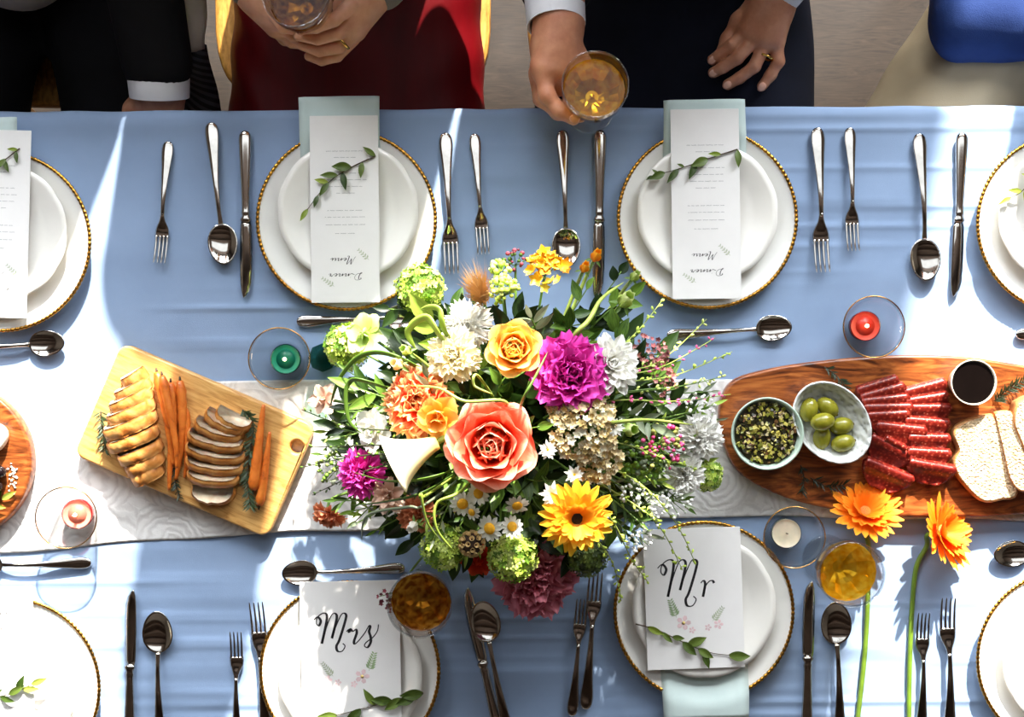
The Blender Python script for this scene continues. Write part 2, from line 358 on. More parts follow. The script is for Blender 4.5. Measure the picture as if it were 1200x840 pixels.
def sdf_geo(prims, h, k, wob=None):
    # prim: (a, b, ra, rb[, k]) tapered capsule, or ('e', centre, (rx, ry, rz)[, k])
    lo = np.array([1e9] * 3); hi = -lo
    for p in prims:
        if p[0] == 'e': c = np.array(p[1]); r = np.array(p[2]); lo = np.minimum(lo, c - r); hi = np.maximum(hi, c + r)
        else:
            for c, r in ((p[0], p[2]), (p[1], p[3])): lo = np.minimum(lo, np.array(c) - r); hi = np.maximum(hi, np.array(c) + r)
    lo -= 3 * h + 0.3 * k; hi += 3 * h + 0.3 * k
    n = np.ceil((hi - lo) / h).astype(int) + 1
    ax = [lo[i] + h * np.arange(n[i]) for i in range(3)]
    X, Y, Z = np.meshgrid(*ax, indexing='ij'); X = X.astype(np.float32); Y = Y.astype(np.float32); Z = Z.astype(np.float32)
    f = None
    for p in prims:
        if p[0] == 'e':
            c, r = p[1], p[2]; kk = p[3] if len(p) > 3 else k
            q = np.sqrt(((X - c[0]) / r[0]) ** 2 + ((Y - c[1]) / r[1]) ** 2 + ((Z - c[2]) / r[2]) ** 2); d = (q - 1) * min(r)
        else:
            a, b, r1, r2 = p[:4]; kk = p[4] if len(p) > 4 else k
            ba = [b[i] - a[i] for i in range(3)]; L2 = max(1e-12, sum(x * x for x in ba))
            t = np.clip(((X - a[0]) * ba[0] + (Y - a[1]) * ba[1] + (Z - a[2]) * ba[2]) / L2, 0, 1)
            d = np.sqrt((X - a[0] - t * ba[0]) ** 2 + (Y - a[1] - t * ba[1]) ** 2 + (Z - a[2] - t * ba[2]) ** 2) - (r1 + (r2 - r1) * t)
        if f is None: f = d
        else:
            hh = np.clip(0.5 + 0.5 * (d - f) / kk, 0, 1); f = d * (1 - hh) + f * hh - kk * hh * (1 - hh)
    if wob is not None: f = f + wob(X, Y, Z)
    return surface_nets(f.astype(float), lo, h)
def geo_object(name, parts, mats, parent=None):
    V = []; F = []; MI = []; o = 0
    for (v, q), mi in parts:
        V.append(v); F.append(q + o); o += len(v); MI.append(np.full(len(q), mi, np.int32))
    V = np.concatenate(V); F = np.concatenate(F); MI = np.concatenate(MI)
    me = bpy.data.meshes.new(name); me.vertices.add(len(V)); me.vertices.foreach_set('co', V.ravel().astype(np.float32))
    me.loops.add(F.size); me.loops.foreach_set('vertex_index', F.ravel().astype(np.int32))
    me.polygons.add(len(F)); me.polygons.foreach_set('loop_start', np.arange(0, F.size, 4, dtype=np.int32)); me.polygons.foreach_set('loop_total', np.full(len(F), 4, np.int32))
    for m in mats: me.materials.append(m)
    me.polygons.foreach_set('material_index', MI); me.polygons.foreach_set('use_smooth', np.ones(len(F), bool))
    me.update(calc_edges=True); me.validate()
    return ob(name, me, parent)
def chain(pts, k=None):                   # pts: (px, py, z, r) -> linked tapered capsules
    q = [(tuple(P(a, b, z)), r) for a, b, z, r in pts]
    return [(q[i][0], q[i + 1][0], q[i][1], q[i + 1][1]) + ((k,) if k else ()) for i in range(len(q) - 1)]

def skin_mat(name, a, b):
    t = NT(name); v = t.coord()
    n = t.noise(v, 45, 4); f = t.noise(t.coord('Object', (1, 1, 1)), 420, 2)
    return t.end(t.pbr(color=t.ramp(n, [(0.3, a), (0.7, b)]), rough=0.42, normal=t.bump(f, 0.25, 0.001), Subsurface_Weight=0.12, Subsurface_Scale=0.008))
M_skin = skin_mat('fair_skin', (206, 146, 116), (232, 178, 148))
M_skin_tan = skin_mat('tan_skin', (190, 124, 92), (216, 154, 120))
M_nail = plain('finger_nail', (226, 172, 148), 0.25)
M_hair = plain('brown_hair', (48, 32, 22), 0.6, var=0.3, scale=90)
M_suit = fabric_mat('black_suit', (13, 13, 16), (21, 21, 25), crease=8)
M_navy = fabric_mat('navy_suit', (11, 13, 24), (18, 21, 36), crease=8)
M_satin = fabric_mat('red_satin', (78, 2, 8), (104, 4, 12), rough=0.4, weave=1800, bumpy=0.35, crease=10, spec=0.22, stretch=(2.2, 0.5, 1))
M_shirt = fabric_mat('white_shirt', (226, 226, 232), (240, 240, 244))
M_greyshirt = fabric_mat('grey_shirt', (168, 162, 160), (196, 190, 186))
M_chino = fabric_mat('beige_chino', (158, 140, 112), (176, 158, 128), crease=7, bumpy=0.3)
M_bluejacket = fabric_mat('blue_jacket', (27, 46, 94), (38, 60, 114), crease=10, bumpy=0.5)
M_goldring = plain('ring_gold', (230, 186, 96), 0.18, 1.0)

def body_prims(cx, skinny=1.0, up=0.0):           # bare body in sitting pose, facing the table
    y = 0.74; w = skinny
    pr = [('e', (cx, y + .01, .53), (.165 * w, .125, .11)), ('e', (cx, y + .02, .72), (.135 * w, .10, .16)), ('e', (cx, y + .02, .93 + up * .6), (.155 * w, .105, .17 + up * .5)),
          ((cx - .14 * w, y + .03, 1.04 + up), (cx + .14 * w, y + .03, 1.04 + up), .06, .06), ((cx, y + .02, 1.06 + up), (cx, y - .005, 1.20 + up), .055, .05),
          ('e', (cx, y - .03, 1.265 + up), (.072, .088, .105)), ('e', (cx, y - .07, 1.225 + up), (.05, .06, .055)),
          ((cx, y - .112, 1.262 + up), (cx, y - .134, 1.232 + up), .010, .014, .012), ((cx - .02, y - .118, 1.188 + up), (cx + .02, y - .118, 1.188 + up), .008, .008, .01),
          ((cx - .072, y - .02, 1.262 + up), (cx - .076, y - .012, 1.235 + up), .014, .010, .01), ((cx + .072, y - .02, 1.262 + up), (cx + .076, y - .012, 1.235 + up), .014, .010, .01)]
    return pr
def leg_prims(hip, knee, foot, r=(.088, .06, .042)):
    toe = (foot[0], foot[1] - .15, .045)
    return [(hip, knee, r[0], r[1]), (knee, foot, r[1] * .95, r[2]), (foot, toe, .045, .035)]
M_eye = plain('eye', (60, 42, 30), 0.2)
def eyes_hair(root, cx, up=0.0):
    y = 0.74
    for s in (-1, 1): ob('eye', G().add(*ell(.013, .008, .009, 10, 6, (cx + s * .03, y - .104, 1.268 + up))).mesh('eye', M_eye), root)
    geo = sdf_geo([('e', (cx, y - .005, 1.30 + up), (.082, .092, .085)), ('e', (cx, y + .03, 1.25 + up), (.076, .06, .10))], .009, .03)
    geo_object('hair', [(geo, 0)], [M_hair], root)
def fist(pts_list, wrist):                 # hand + forearm geometry at fine resolution
    pr = []
    for pts, k in pts_list: pr += chain(pts, k)
    return sdf_geo(pr, 0.0021, 0.008)
def ring_on(root, px, py, z, axis, r=.0102):
    V = []
    rings = []
    for i in range(28):
        a = 2 * PI * i / 28
        rings.append([((r + .0013 * math.cos(b)) * math.cos(a), (r + .0013 * math.cos(b)) * math.sin(a), .0022 * math.sin(b)) for b in [2 * PI * j / 6 for j in range(6)]])
    rings.append(rings[0]); V, F = loft(rings, False)
    o = ob('finger_ring', G().add(V, F).mesh('finger_ring', M_goldring), root, Matrix.Translation(P(px, py, z)) @ aim(axis))
    o['label'] = 'thin gold ring'; return o
def clothes(root, name, prims, m, h=.008, k=.035, wob=None):
    return geo_object(name, [(sdf_geo(prims, h, k, wob), 0)], [m], root)
def folds(amp, fx, fy, ph=0):
    return lambda X, Y, Z: amp * np.sin(X * fx + Y * fy + 3 * np.sin(Z * 11 + X * 9) + ph)

# ---- man in the dark suit who raises a glass
cx = 0.262
man = thing('person', 'person in a black suit raising a glass of white wine over the table edge', 'person', T(cx, .74, .45))
INV = T(-cx, -.74, -.45)
def under(root, o):                        # geometry was made in world space: shift it under the Empty
    o.matrix_basis = root.matrix_basis.inverted(); return o
# right hand (round the glass): pixel paths with heights
hr = [([(668, -30, .87, .030), (655, 22, .875, .027), (648, 52, .875, .028)], .02),
      ([(655, 30, .88, .026), (640, 78, .885, .021)], .02), ([(655, 30, .875, .026), (663, 80, .872, .022)], .02), ([(650, 60, .862, .024), (652, 95, .852, .022)], .02),
      ([(634, 78, .888, .0125), (641, 112, .888, .0108), (655, 130, .886, .0098), (672, 139, .884, .0090)], .008),
      ([(630, 84, .868, .0125), (636, 116, .864, .0108), (654, 132, .860, .0098), (680, 136, .858, .0090)], .006),
      ([(629, 86, .848, .0120), (634, 116, .842, .0105), (658, 132, .838, .0095), (690, 134, .836, .0088)], .006),
      ([(633, 84, .830, .0105), (640, 112, .822, .0092), (658, 126, .818, .0085), (684, 128, .818, .0078)], .006),
      ([(676, 66, .868, .0150), (694, 92, .862, .0125), (702, 112, .860, .0105), (706, 126, .860, .0092)], .010)]
hl = [([(912, -40, .69, .032), (905, 2, .690, .028), (897, 20, .688, .028)], .02),
      ([(905, 5, .690, .024), (878, 36, .684, .020)], .02), ([(908, 5, .690, .024), (905, 45, .682, .021)], .02), ([(900, 10, .688, .024), (890, 42, .682, .021)], .02),
      ([(890, 0, .684, .0150), (866, 24, .676, .0125), (853, 46, .668, .0105), (846, 60, .664, .0090)], .008),
      ([(874, 38, .684, .0108), (858, 53, .684, .0098), (844, 64, .672, .0090), (835, 70, .664, .0084)], .003),
      ([(884, 46, .688, .0112), (864, 68, .688, .0100), (847, 79, .676, .0092), (836, 85, .666, .0084)], .003),
      ([(896, 52, .684, .0110), (884, 78, .682, .0098), (867, 91, .672, .0090), (853, 99, .664, .0084)], .003),
      ([(910, 46, .682, .0104), (912, 72, .678, .0094), (903, 88, .670, .0086), (893, 101, .664, .0078)], .005)]
sh_r, sh_l = (cx - .18, .77, 1.11), (cx + .19, .77, 1.11)
el_r, el_l = (cx - .215, .72, .80), (cx + .30, .74, .80)
wr_r, wr_l = tuple(P(655, 22, .875)), tuple(P(905, 2, .69))
kn = [(cx - .13, .24, .545), (cx + .14, .24, .545)]; hp = [(cx - .095, .70, .545), (cx + .095, .70, .545)]
bp = body_prims(cx, 1.0, .08) + leg_prims(hp[0], kn[0], (cx - .13, .30, .09)) + leg_prims(hp[1], kn[1], (cx + .14, .30, .09)) \
    + [(sh_r, el_r, .048, .038), (el_r, wr_r, .040, .027), (sh_l, el_l, .048, .038), (el_l, wr_l, .040, .027)]
under(man, geo_object('body', [(sdf_geo(bp, .009, .035), 0), (fist(hr, wr_r), 0), (fist(hl, wr_l), 0)], [M_skin_tan], man))
lapk = [(a, b, r1 + .022, r2 + .026) for (a, b, r1, r2) in [(hp[0], kn[0], .095, .075), (hp[1], kn[1], .095, .075)]]
under(man, clothes(man, 'trousers', lapk + [(kn[0], (cx - .13, .30, .13), .075, .06), (kn[1], (cx + .14, .30, .13), .075, .06), ('e', (cx, .74, .53), (.20, .15, .125)), ((cx, .66, .53), (cx, .36, .52), .09, .07)], M_navy, .009, .05, folds(.003, 40, 26)))
mr_ = Vector(wr_r) + (Vector(el_r) - Vector(wr_r)).normalized() * .055; ml_ = Vector(wr_l) + (Vector(el_l) - Vector(wr_l)).normalized() * .07
under(man, clothes(man, 'jacket', [('e', (cx, .755, .70), (.185, .135, .19)), ('e', (cx, .765, .96), (.195, .135, .22)), ((cx - .15, .77, 1.12), (cx + .15, .77, 1.12), .075, .075),
    (sh_r, el_r, .070, .062), (el_r, tuple(mr_), .062, .050), (sh_l, el_l, .070, .064), (el_l, tuple(ml_), .062, .050)], M_suit, .008, .04, folds(.003, 30, 20)))
under(man, clothes(man, 'shirt', [('e', (cx, .70, 1.02), (.06, .085, .14)), ((cx, .72, 1.15), (cx, .73, 1.18), .068, .064)], M_shirt, .008, .02))
def cuff(root, wrist, elbow, r0, r1, length, m, start=0.012):
    d = (Vector(elbow) - Vector(wrist)).normalized(); prof = [(r0, 0), (r1, length), (r1 - .002, length), (r0 - .003, .001)]
    g = G().add(*loft([[(r * math.cos(2 * PI * i / 28), r * math.sin(2 * PI * i / 28), z) for i in range(28)] for r, z in prof + [prof[0]]], False))
    o = ob('shirt_cuff', g.mesh('shirt_cuff', m), root); o.matrix_basis = root.matrix_basis.inverted() @ (Matrix.Translation(Vector(wrist) + d * start) @ aim(d)); return o
cuff(man, P(652, 30, .876), el_r, .0400, .0430, .075, M_shirt, 0.0)
cuff(man, wr_l, el_l, .034, .036, .07, M_shirt, .012)
eyes_hair(man, cx, .08)
for c in list(man.children):
    if c.name.split('.')[0] in ('eye', 'hair'): under(man, c)
under(man, man.children[0]); rg = ring_on(man, 897, 67, .6835, P(886, 76, .682) - P(897, 50, .684), .0118); rg.matrix_basis = man.matrix_basis.inverted() @ rg.matrix_basis
# nails
def nail(root, px, py, z, d, s=.0062):
    g = G().add(*ell(s, s * 1.25, .0012, 10, 4)); o = ob('finger_nail', g.mesh('finger_nail', M_nail), root)
    o.matrix_basis = root.matrix_basis.inverted() @ (Matrix.Translation(P(px, py, z)) @ RZ(math.atan2(-d[0], d[1])) @ RX(R(-18)))
for px, py, z, d in ((846, 60, .6725, (-.5, -.85)), (834.5, 70.5, .672, (-.8, -.6)), (835.5, 85.5, .674, (-.85, -.5)), (852, 99.5, .6722, (-.9, -.45)), (892.5, 102, .6712, (-.6, -.8)), (673, 140, .8925, (.9, -.3))): nail(man, px, py, z, d)

# ---- woman in the red dress
cx = -0.252
wom = thing('person', 'person in a red satin dress clasping a wine glass in both hands', 'person', T(cx, .74, .45))
wh = [([(470, -34, .83, .027), (440, -12, .84, .024), (424, 4, .842, .024)], .02),
      ([(430, -4, .846, .024), (412, 28, .842, .019)], .015), ([(424, 0, .846, .022), (404, 8, .85, .017)], .015), ([(428, 6, .83, .022), (414, 34, .826, .019)], .015),
      ([(412, 5, .868, .0108), (392, 23, .870, .0094), (370, 32, .868, .0084), (350, 33, .866, .0076)], .002),
      ([(417, 20, .850, .0106), (397, 39, .848, .0092), (372, 46, .846, .0082), (350, 42, .844, .0075)], .002),
      ([(419, 36, .834, .0104), (399, 55, .830, .0090), (374, 60, .828, .0080), (354, 53, .826, .0074)], .002),
      ([(414, 46, .818, .0094), (395, 66, .812, .0082), (377, 71, .810, .0074), (362, 66, .808, .0068)], .002),
      ([(428, -12, .862, .0130), (404, -14, .872, .0110), (392, -24, .876, .0095)], .008)]
wh2 = [([(268, -36, .82, .027), (298, -14, .83, .024), (312, 2, .83, .024)], .02),
       ([(304, -6, .83, .023), (330, 24, .826, .019)], .015), ([(300, -2, .82, .022), (324, 30, .806, .018)], .015),
       ([(318, 10, .846, .0110), (332, 30, .846, .0098), (344, 34, .846, .0085)], .005),
       ([(322, 24, .826, .0110), (346, 42, .822, .0098), (372, 48, .816, .0088), (388, 44, .812, .008)], .004),
       ([(318, 28, .808, .0108), (342, 48, .804, .0096), (368, 54, .800, .0086), (384, 50, .798, .008)], .004),
       ([(312, 26, .792, .0098), (334, 46, .790, .0088), (356, 52, .788, .008)], .004),
       ([(310, -10, .852, .0125), (326, -4, .866, .0105), (338, -12, .872, .0092)], .008)]
sh_r, sh_l = (cx - .165, .77, 1.08), (cx + .165, .77, 1.08); el_r, el_l = (cx - .20, .72, .79), (cx + .20, .72, .79)
wr_r, wr_l = tuple(P(298, -14, .83)), tuple(P(440, -12, .84))
kn = [(cx - .10, .24, .545), (cx + .10, .24, .545)]; hp = [(cx - .09, .70, .545), (cx + .09, .70, .545)]
bp = body_prims(cx, .9, .08) + leg_prims(hp[0], kn[0], (cx - .09, .30, .09)) + leg_prims(hp[1], kn[1], (cx + .09, .30, .09)) + [(sh_r, el_r, .040, .032), (el_r, wr_r, .034, .024), (sh_l, el_l, .040, .032), (el_l, wr_l, .034, .024)]
bd = geo_object('body', [(sdf_geo(bp, .009, .035), 0), (fist(wh, 0), 0), (fist(wh2, 0), 0)], [M_skin], wom); under(wom, bd)
under(wom, clothes(wom, 'dress', [('e', (cx, .755, .70), (.155, .125, .17)), ('e', (cx, .76, .94), (.165, .125, .19)), ('e', (cx, .75, .53), (.20, .15, .115)),
    (hp[0], (cx - .125, .27, .53), .105, .09), (hp[1], (cx + .125, .27, .53), .105, .09), ((cx, .66, .55), (cx, .30, .545), .095, .085),
    ((cx - .12, .26, .52), (cx - .12, .30, .2), .09, .12), ((cx + .12, .26, .52), (cx + .12, .30, .2), .09, .12), ((cx - .12, .77, 1.08), (cx + .12, .77, 1.08), .058, .058)],
    M_satin, .008, .05, lambda X, Y, Z: .0022 * np.sin(Y * 60 + 4 * np.sin(X * 16) + 3 * np.sin(Z * 20)) * np.clip(np.abs(X - cx) * 9 - .6, 0, 1)))
M_greysleeve = fabric_mat('grey_sleeve', (120, 114, 110), (142, 136, 130))
for s_, e_, w_, nm in ((sh_r, el_r, wr_r, 'sleeve'), (sh_l, el_l, wr_l, 'sleeve')):
    a = Vector(w_) + (Vector(e_) - Vector(w_)).normalized() * .012
    under(wom, clothes(wom, nm, [(s_, e_, .062, .056), (e_, tuple(a), .056, .038)], M_greysleeve, .007, .03))
eyes_hair(wom, cx, .08)
for c in list(wom.children):
    if c.name.split('.')[0] in ('eye', 'hair'): under(wom, c)
under(wom, clothes(wom, 'hair', [('e', (cx, .79, 1.28), (.095, .06, .16)), ('e', (cx, .765, 1.38), (.086, .09, .08))], M_hair, .01, .03))
rg = ring_on(wom, 402, 46, .8405, P(396, 40, .85) - P(416, 22, .852), .0115); rg.matrix_basis = wom.matrix_basis.inverted() @ (Matrix.Translation(P(402, 49.5, .835)) @ aim(P(398, 54, .834) - P(418, 36, .836)))
for px, py, z, d in ((353, 37, .8722, (-1, -.1)), (384, 46, .8185, (1, .1))): nail(wom, px, py, z, d, .0055)

# ---- man with the dark sleeve and white cuff
cx = -0.77
man3 = thing('person', 'person in a black suit with a narrow white cuff beside the striped cloth', 'person', T(cx, .74, .45))
sh_r, sh_l = (cx - .19, .77, 1.03), (cx + .19, .77, 1.03); el_r, el_l = (cx - .22, .70, .80), (cx + .225, .66, .80)
wr_r = (cx - .12, .42, .66); wr_l = tuple(P(186, 98, .70))
h3 = [([(184, 60, .72, .028), (187, 98, .70, .029), (187, 112, .695, .029)], .02), ([(187, 105, .695, .030), (174, 140, .672, .022)], .02), ([(187, 105, .695, .030), (198, 140, .672, .022)], .02),
      ([(170, 138, .674, .012), (166, 158, .668, .011), (164, 176, .655, .0095)], .006), ([(181, 142, .676, .0122), (179, 166, .668, .011), (178, 186, .655, .0095)], .006),
      ([(193, 142, .676, .0122), (193, 166, .668, .011), (193, 184, .655, .0095)], .006), ([(205, 138, .672, .011), (207, 158, .664, .010), (208, 172, .652, .0085)], .006),
      ([(168, 112, .690, .016), (156, 128, .682, .0135), (150, 142, .676, .011)], .01)]
kn = [(cx - .14, .24, .545), (cx + .16, .24, .545)]; hp = [(cx - .095, .70, .545), (cx + .095, .70, .545)]
bp = body_prims(cx) + leg_prims(hp[0], kn[0], (cx - .14, .30, .09)) + leg_prims(hp[1], kn[1], (cx + .16, .30, .09)) + [(sh_r, el_r, .048, .038), (el_r, wr_r, .040, .027), (wr_r, (cx - .10, .34, .66), .034, .028), (sh_l, el_l, .048, .038), (el_l, wr_l, .040, .029)]
under(man3, geo_object('body', [(sdf_geo(bp, .010, .035), 0), (fist(h3, 0), 0)], [M_skin_tan], man3))
under(man3, clothes(man3, 'trousers', [(hp[0], kn[0], .115, .095), (hp[1], kn[1], .112, .085), (kn[0], (cx - .14, .30, .13), .075, .06), (kn[1], (cx + .16, .30, .13), .075, .06), ('e', (cx, .74, .53), (.20, .15, .125))], M_suit, .010, .05, folds(.003, 40, 26)))
a = Vector(wr_l) + (Vector(el_l) - Vector(wr_l)).normalized() * .0
under(man3, clothes(man3, 'jacket', [('e', (cx, .765, .92), (.195, .135, .19)), ((cx - .15, .77, 1.04), (cx + .15, .77, 1.04), .075, .075), ((cx - .14, .74, .62), (cx - .15, .75, .9), .08, .09), ((cx + .14, .74, .62), (cx + .15, .75, .9), .08, .09),
    (sh_r, el_r, .068, .058), (el_r, (cx - .13, .46, .68), .058, .05), (sh_l, el_l, .068, .060), (el_l, tuple(P(184.5, 71, .716)), .060, .051)], M_suit, .008, .04, folds(.0025, 30, 20)))
under(man3, clothes(man3, 'shirt', [('e', (cx + .02, .680, .70), (.13, .150, .13)), ('e', (cx, .72, .90), (.15, .12, .16))], M_greyshirt, .009, .04, folds(.003, 26, 30)))
cuff(man3, P(187, 114, .698), P(184, 60, .72), .0440, .0470, .050, M_shirt, 0.0)
eyes_hair(man3, cx)
for c in list(man3.children):
    if c.name.split('.')[0] in ('eye', 'hair'): under(man3, c)

# ---- man in beige trousers and blue jacket
cx = 1.08
man4 = thing('person', 'person in beige trousers and a blue jacket sitting with knees apart', 'person', T(cx, .78, .45))
sh_r, sh_l = (cx - .19, .79, 1.03), (cx + .19, .79, 1.03); el_r, el_l = (cx - .20, .80, .78), (cx + .24, .74, .78)
kn = [(.60, .24, .545), (cx + .22, .24, .545)]; hp = [(cx - .16, .72, .55), (cx + .10, .72, .545)]
bp = [tuple([q[0]] + [(q[1][0], q[1][1] + .03, q[1][2])] + list(q[2:])) if q[0] == 'e' else q for q in body_prims(cx)] + leg_prims(hp[0], kn[0], (.60, .30, .09)) + leg_prims(hp[1], kn[1], (cx + .22, .30, .09)) \
    + [(sh_r, el_r, .048, .038), (el_r, (cx - .06, .56, .74), .040, .027), ((cx - .06, .56, .74), (cx - .02, .48, .74), .034, .03), (sh_l, el_l, .048, .038), (el_l, (cx + .10, .50, .70), .040, .027), ((cx + .10, .50, .70), (cx + .08, .42, .68), .034, .028)]
under(man4, geo_object('body', [(sdf_geo(bp, .010, .035), 0)], [M_skin], man4))
under(man4, clothes(man4, 'trousers', [(hp[0], kn[0], .118, .115), (hp[1], kn[1], .112, .09), (kn[0], (.60, .30, .13), .10, .07), (kn[1], (cx + .22, .30, .13), .075, .06), ('e', (cx - .02, .74, .53), (.20, .15, .125))], M_chino, .008, .05,
    lambda X, Y, Z: .0045 * np.sin(X * 70 - Y * 40 + 2 * np.sin(Y * 20)) * np.clip((Y - .36) * 7, 0, 1) * np.clip(1 - (X - .62) * 3.2, 0, 1)))
under(man4, clothes(man4, 'jacket', [('e', (cx, .79, .72), (.19, .14, .19)), ('e', (cx, .79, .92), (.195, .135, .19)), ((cx - .15, .79, 1.04), (cx + .15, .79, 1.04), .075, .075),
    (sh_r, el_r, .068, .06), (el_r, (cx - .09, .60, .745), .058, .046), (sh_l, el_l, .068, .058), (el_l, (cx + .11, .54, .71), .058, .046),
    ((.74, .74, .63), (.715, .53, .665), .10, .065), ((.90, .74, .66), (.90, .53, .68), .10, .065), ((.695, .505, .672), (.95, .49, .69), .042, .04)], M_bluejacket, .008, .05, folds(.003, 46, 8)))
eyes_hair(man4, cx)
for c in list(man4.children):
    if c.name.split('.')[0] in ('eye', 'hair'): under(man4, c)

# ---- striped cloth strip hanging beside the black sleeve
def stripe_mat():
    t = NT('striped_silk'); wv = t.n('ShaderNodeTexWave', wave_type='BANDS', bands_direction='DIAGONAL'); wv.inputs['Scale'].default_value = 34
    t.l(t.coord(), wv.inputs['Vector']); return t.end(t.pbr(color=t.ramp(wv.outputs['Fac'], [(0.45, (18, 18, 22)), (0.6, (66, 66, 72))]), rough=0.5))
def strip(px0, py0, z0, px1, py1, z1, w0, w1, m, nm, parent):
    a, b = P(px0, py0, z0), P(px1, py1, z1)
    d = (b - a); side = Vector((1, .25, 0)).normalized()
    V, F, UV = patch(6, 14, lambda u_, v_: tuple(a + d * v_ + side * ((u_ - .5) * (w0 + (w1 - w0) * v_)) + Vector((0, 0, .012 * math.sin(u_ * PI) + .006 * math.sin(v_ * 9)))))
    g = G().add(V, F, 0, None, UV); o = ob(nm, g.mesh(nm, m), parent); s_ = o.modifiers.new('t', 'SOLIDIFY'); s_.thickness = .004; return o
sc_ = thing('hanging_scarf', 'dark diagonally striped scarf hanging down beside the black sleeve', 'scarf', T(0, 0, 0))
strip(228, 55, .66, 241, 150, .56, .034, .062, stripe_mat(), 'striped_tail', sc_)
strip(224, -30, .74, 228, 62, .655, .045, .03, fabric_mat('pale_lining', (190, 176, 170), (226, 216, 208)), 'pale_fold', sc_)

# ------------------------------------------------------------------ chairs
def chair(x, label):
    t = thing('wooden_chair', label, 'chair', T(x, .66, 0), 'wooden chairs along the table')
    out = [(px * .238, py * .225) for px, py in [(math.copysign(abs(math.cos(a)) ** .45, math.cos(a)), math.copysign(abs(math.sin(a)) ** .45, math.sin(a))) for a in [2 * PI * i / 40 for i in range(40)]]]
    ob('seat', slab('seat', out, [], .035, .008, M_chair), t, T(0, 0, .405))
    for sx in (-1, 1):
        ob('leg', G().add(*tube([(sx * .17, -.16, .405), (sx * .19, -.18, 0)], lambda q: .02 - .006 * q, 8)).mesh('leg', M_chair), t)
        ob('leg', G().add(*tube([(sx * .17, .17, .405), (sx * .19, .21, 0)], lambda q: .02 - .006 * q, 8)).mesh('leg', M_chair), t)
        ob('back_post', G().add(*tube(smooth([(sx * .19, .19, .42), (sx * .20, .25, .65), (sx * .19, .30, .88)]), .015, 8)).mesh('back_post', M_chair), t)
    g = G().add(*tube(smooth([(-.20, .285, .83), (0, .33, .85), (.20, .285, .83)]), .03, 8, .4)); ob('backrest', g.mesh('backrest', M_chair), t)
    for x_ in (-.1, 0, .1): ob('spindle', G().add(*tube([(x_, .19, .43), (x_, .315, .83)], .008, 6)).mesh('spindle', M_chair), t)
    return t
chair((412 - 600) / 686, 'light wooden chair under the red satin dress')
chair((781 - 600) / 686, 'light wooden chair under the black-suited person raising a glass')
chair(-.78, 'light wooden chair under the person with the narrow white cuff')
chair(1.06, 'light wooden chair under the person in beige trousers')

# ------------------------------------------------------------------ cutlery
def metal_mat():
    t = NT('polished_steel'); v = t.coord()
    return t.end(t.pbr(color=t.ramp(t.noise(v, 60, 2), [(0.3, (196, 190, 182)), (0.7, (214, 208, 200))]), rough=0.10, metal=1.0))
M_steel = metal_mat()
def bar(stations, seg=10):                 # stations: (y, half width, half thickness, z)
    return loft([[(hw * math.cos(2 * PI * i / seg), y, z + ht * math.sin(2 * PI * i / seg)) for i in range(seg)] for y, hw, ht, z in stations])
def interp(st, n):
    ys = [s_[0] for s_ in st]; out = []
    for y in np.linspace(ys[0], ys[-1], n):
        out.append((float(y),) + tuple(float(np.interp(y, ys, [s_[k] for s_ in st])) for k in (1, 2, 3)))
    return out
def sm(st, n=4): return [tuple(p) for p in [list(a) for a in smooth4(st, n)]]
def smooth4(pts, n):
    out = []
    A = [np.array(p) for p in pts]
    for i in range(len(A) - 1):
        p0, p1, p2, p3 = A[max(0, i - 1)], A[i], A[i + 1], A[min(len(A) - 1, i + 2)]
        for k in range(n):
            t = k / n; q = 0.5 * ((2 * p1) + (p2 - p0) * t + (2 * p0 - 5 * p1 + 4 * p2 - p3) * t * t + (3 * p1 - p0 - 3 * p2 + p3) * t ** 3)
            q[1] = max(q[1], .0004); q[2] = max(q[2], .0003); out.append(q)
    out.append(A[-1]); return out
HANDLE = [(0, .001, .001, .0045), (.002, .0058, .002, .0045), (.008, .0092, .0026, .0045), (.020, .0102, .0026, .0050), (.040, .0082, .0024, .0072), (.070, .0058, .0023, .0105), (.100, .0040, .0022, .0125), (.128, .0033, .0024, .0118)]
fork_handle = G().add(*bar(sm(HANDLE))).mesh('fork_handle', M_steel)
fork_head = G().add(*bar(sm([(.124, .0033, .0024, .0120), (.135, .0050, .0022, .0100), (.146, .0098, .0018, .0068), (.154, .0118, .0014, .0056), (.163, .0120, .0012, .0058)]))).mesh('fork_head', M_steel)
fork_tine = G().add(*bar(sm([(.160, .0021, .0013, .0058), (.175, .0019, .0013, .0070), (.192, .0016, .0012, .0096), (.204, .0012, .0010, .0128), (.208, .0004, .0005, .0142)]), 6)).mesh('fork_tine', M_steel)
spoon_handle = G().add(*bar(sm(HANDLE + [(.140, .0034, .0024, .0100), (.150, .0040, .0020, .0086)]))).mesh('spoon_handle', M_steel)
def bowl_geo():
    nr, na = 10, 30; c = .178; g = G()
    def pt(r, a, off):
        ca, sa = math.cos(a), math.sin(a)
        hw = .0215 * (1 - .10 * sa); hy = .030
        return (hw * r * ca, c + hy * r * sa + .002 * r * r, .0085 + .0016 * r * sa - .0078 * (1 - r ** 2.2) + off)
    for off, rev in ((0.0011, False), (0, True)):
        V = [pt(0, 0, off)] + [pt(k / nr, 2 * PI * i / na, off) for k in range(1, nr + 1) for i in range(na)]
        F = [(0, 1 + i, 1 + (i + 1) % na) for i in range(na)] + [(1 + (k - 1) * na + i, 1 + k * na + i, 1 + k * na + (i + 1) % na, 1 + (k - 1) * na + (i + 1) % na) for k in range(1, nr) for i in range(na)]
        g.add(V, [tuple(reversed(f)) for f in F] if rev else F)
    n1 = 1 + nr * na; b = 1 + (nr - 1) * na
    g.f += [(b + i, n1 + b + i, n1 + b + (i + 1) % na, b + (i + 1) % na) for i in range(na)]; g.m += [0] * na
    return g
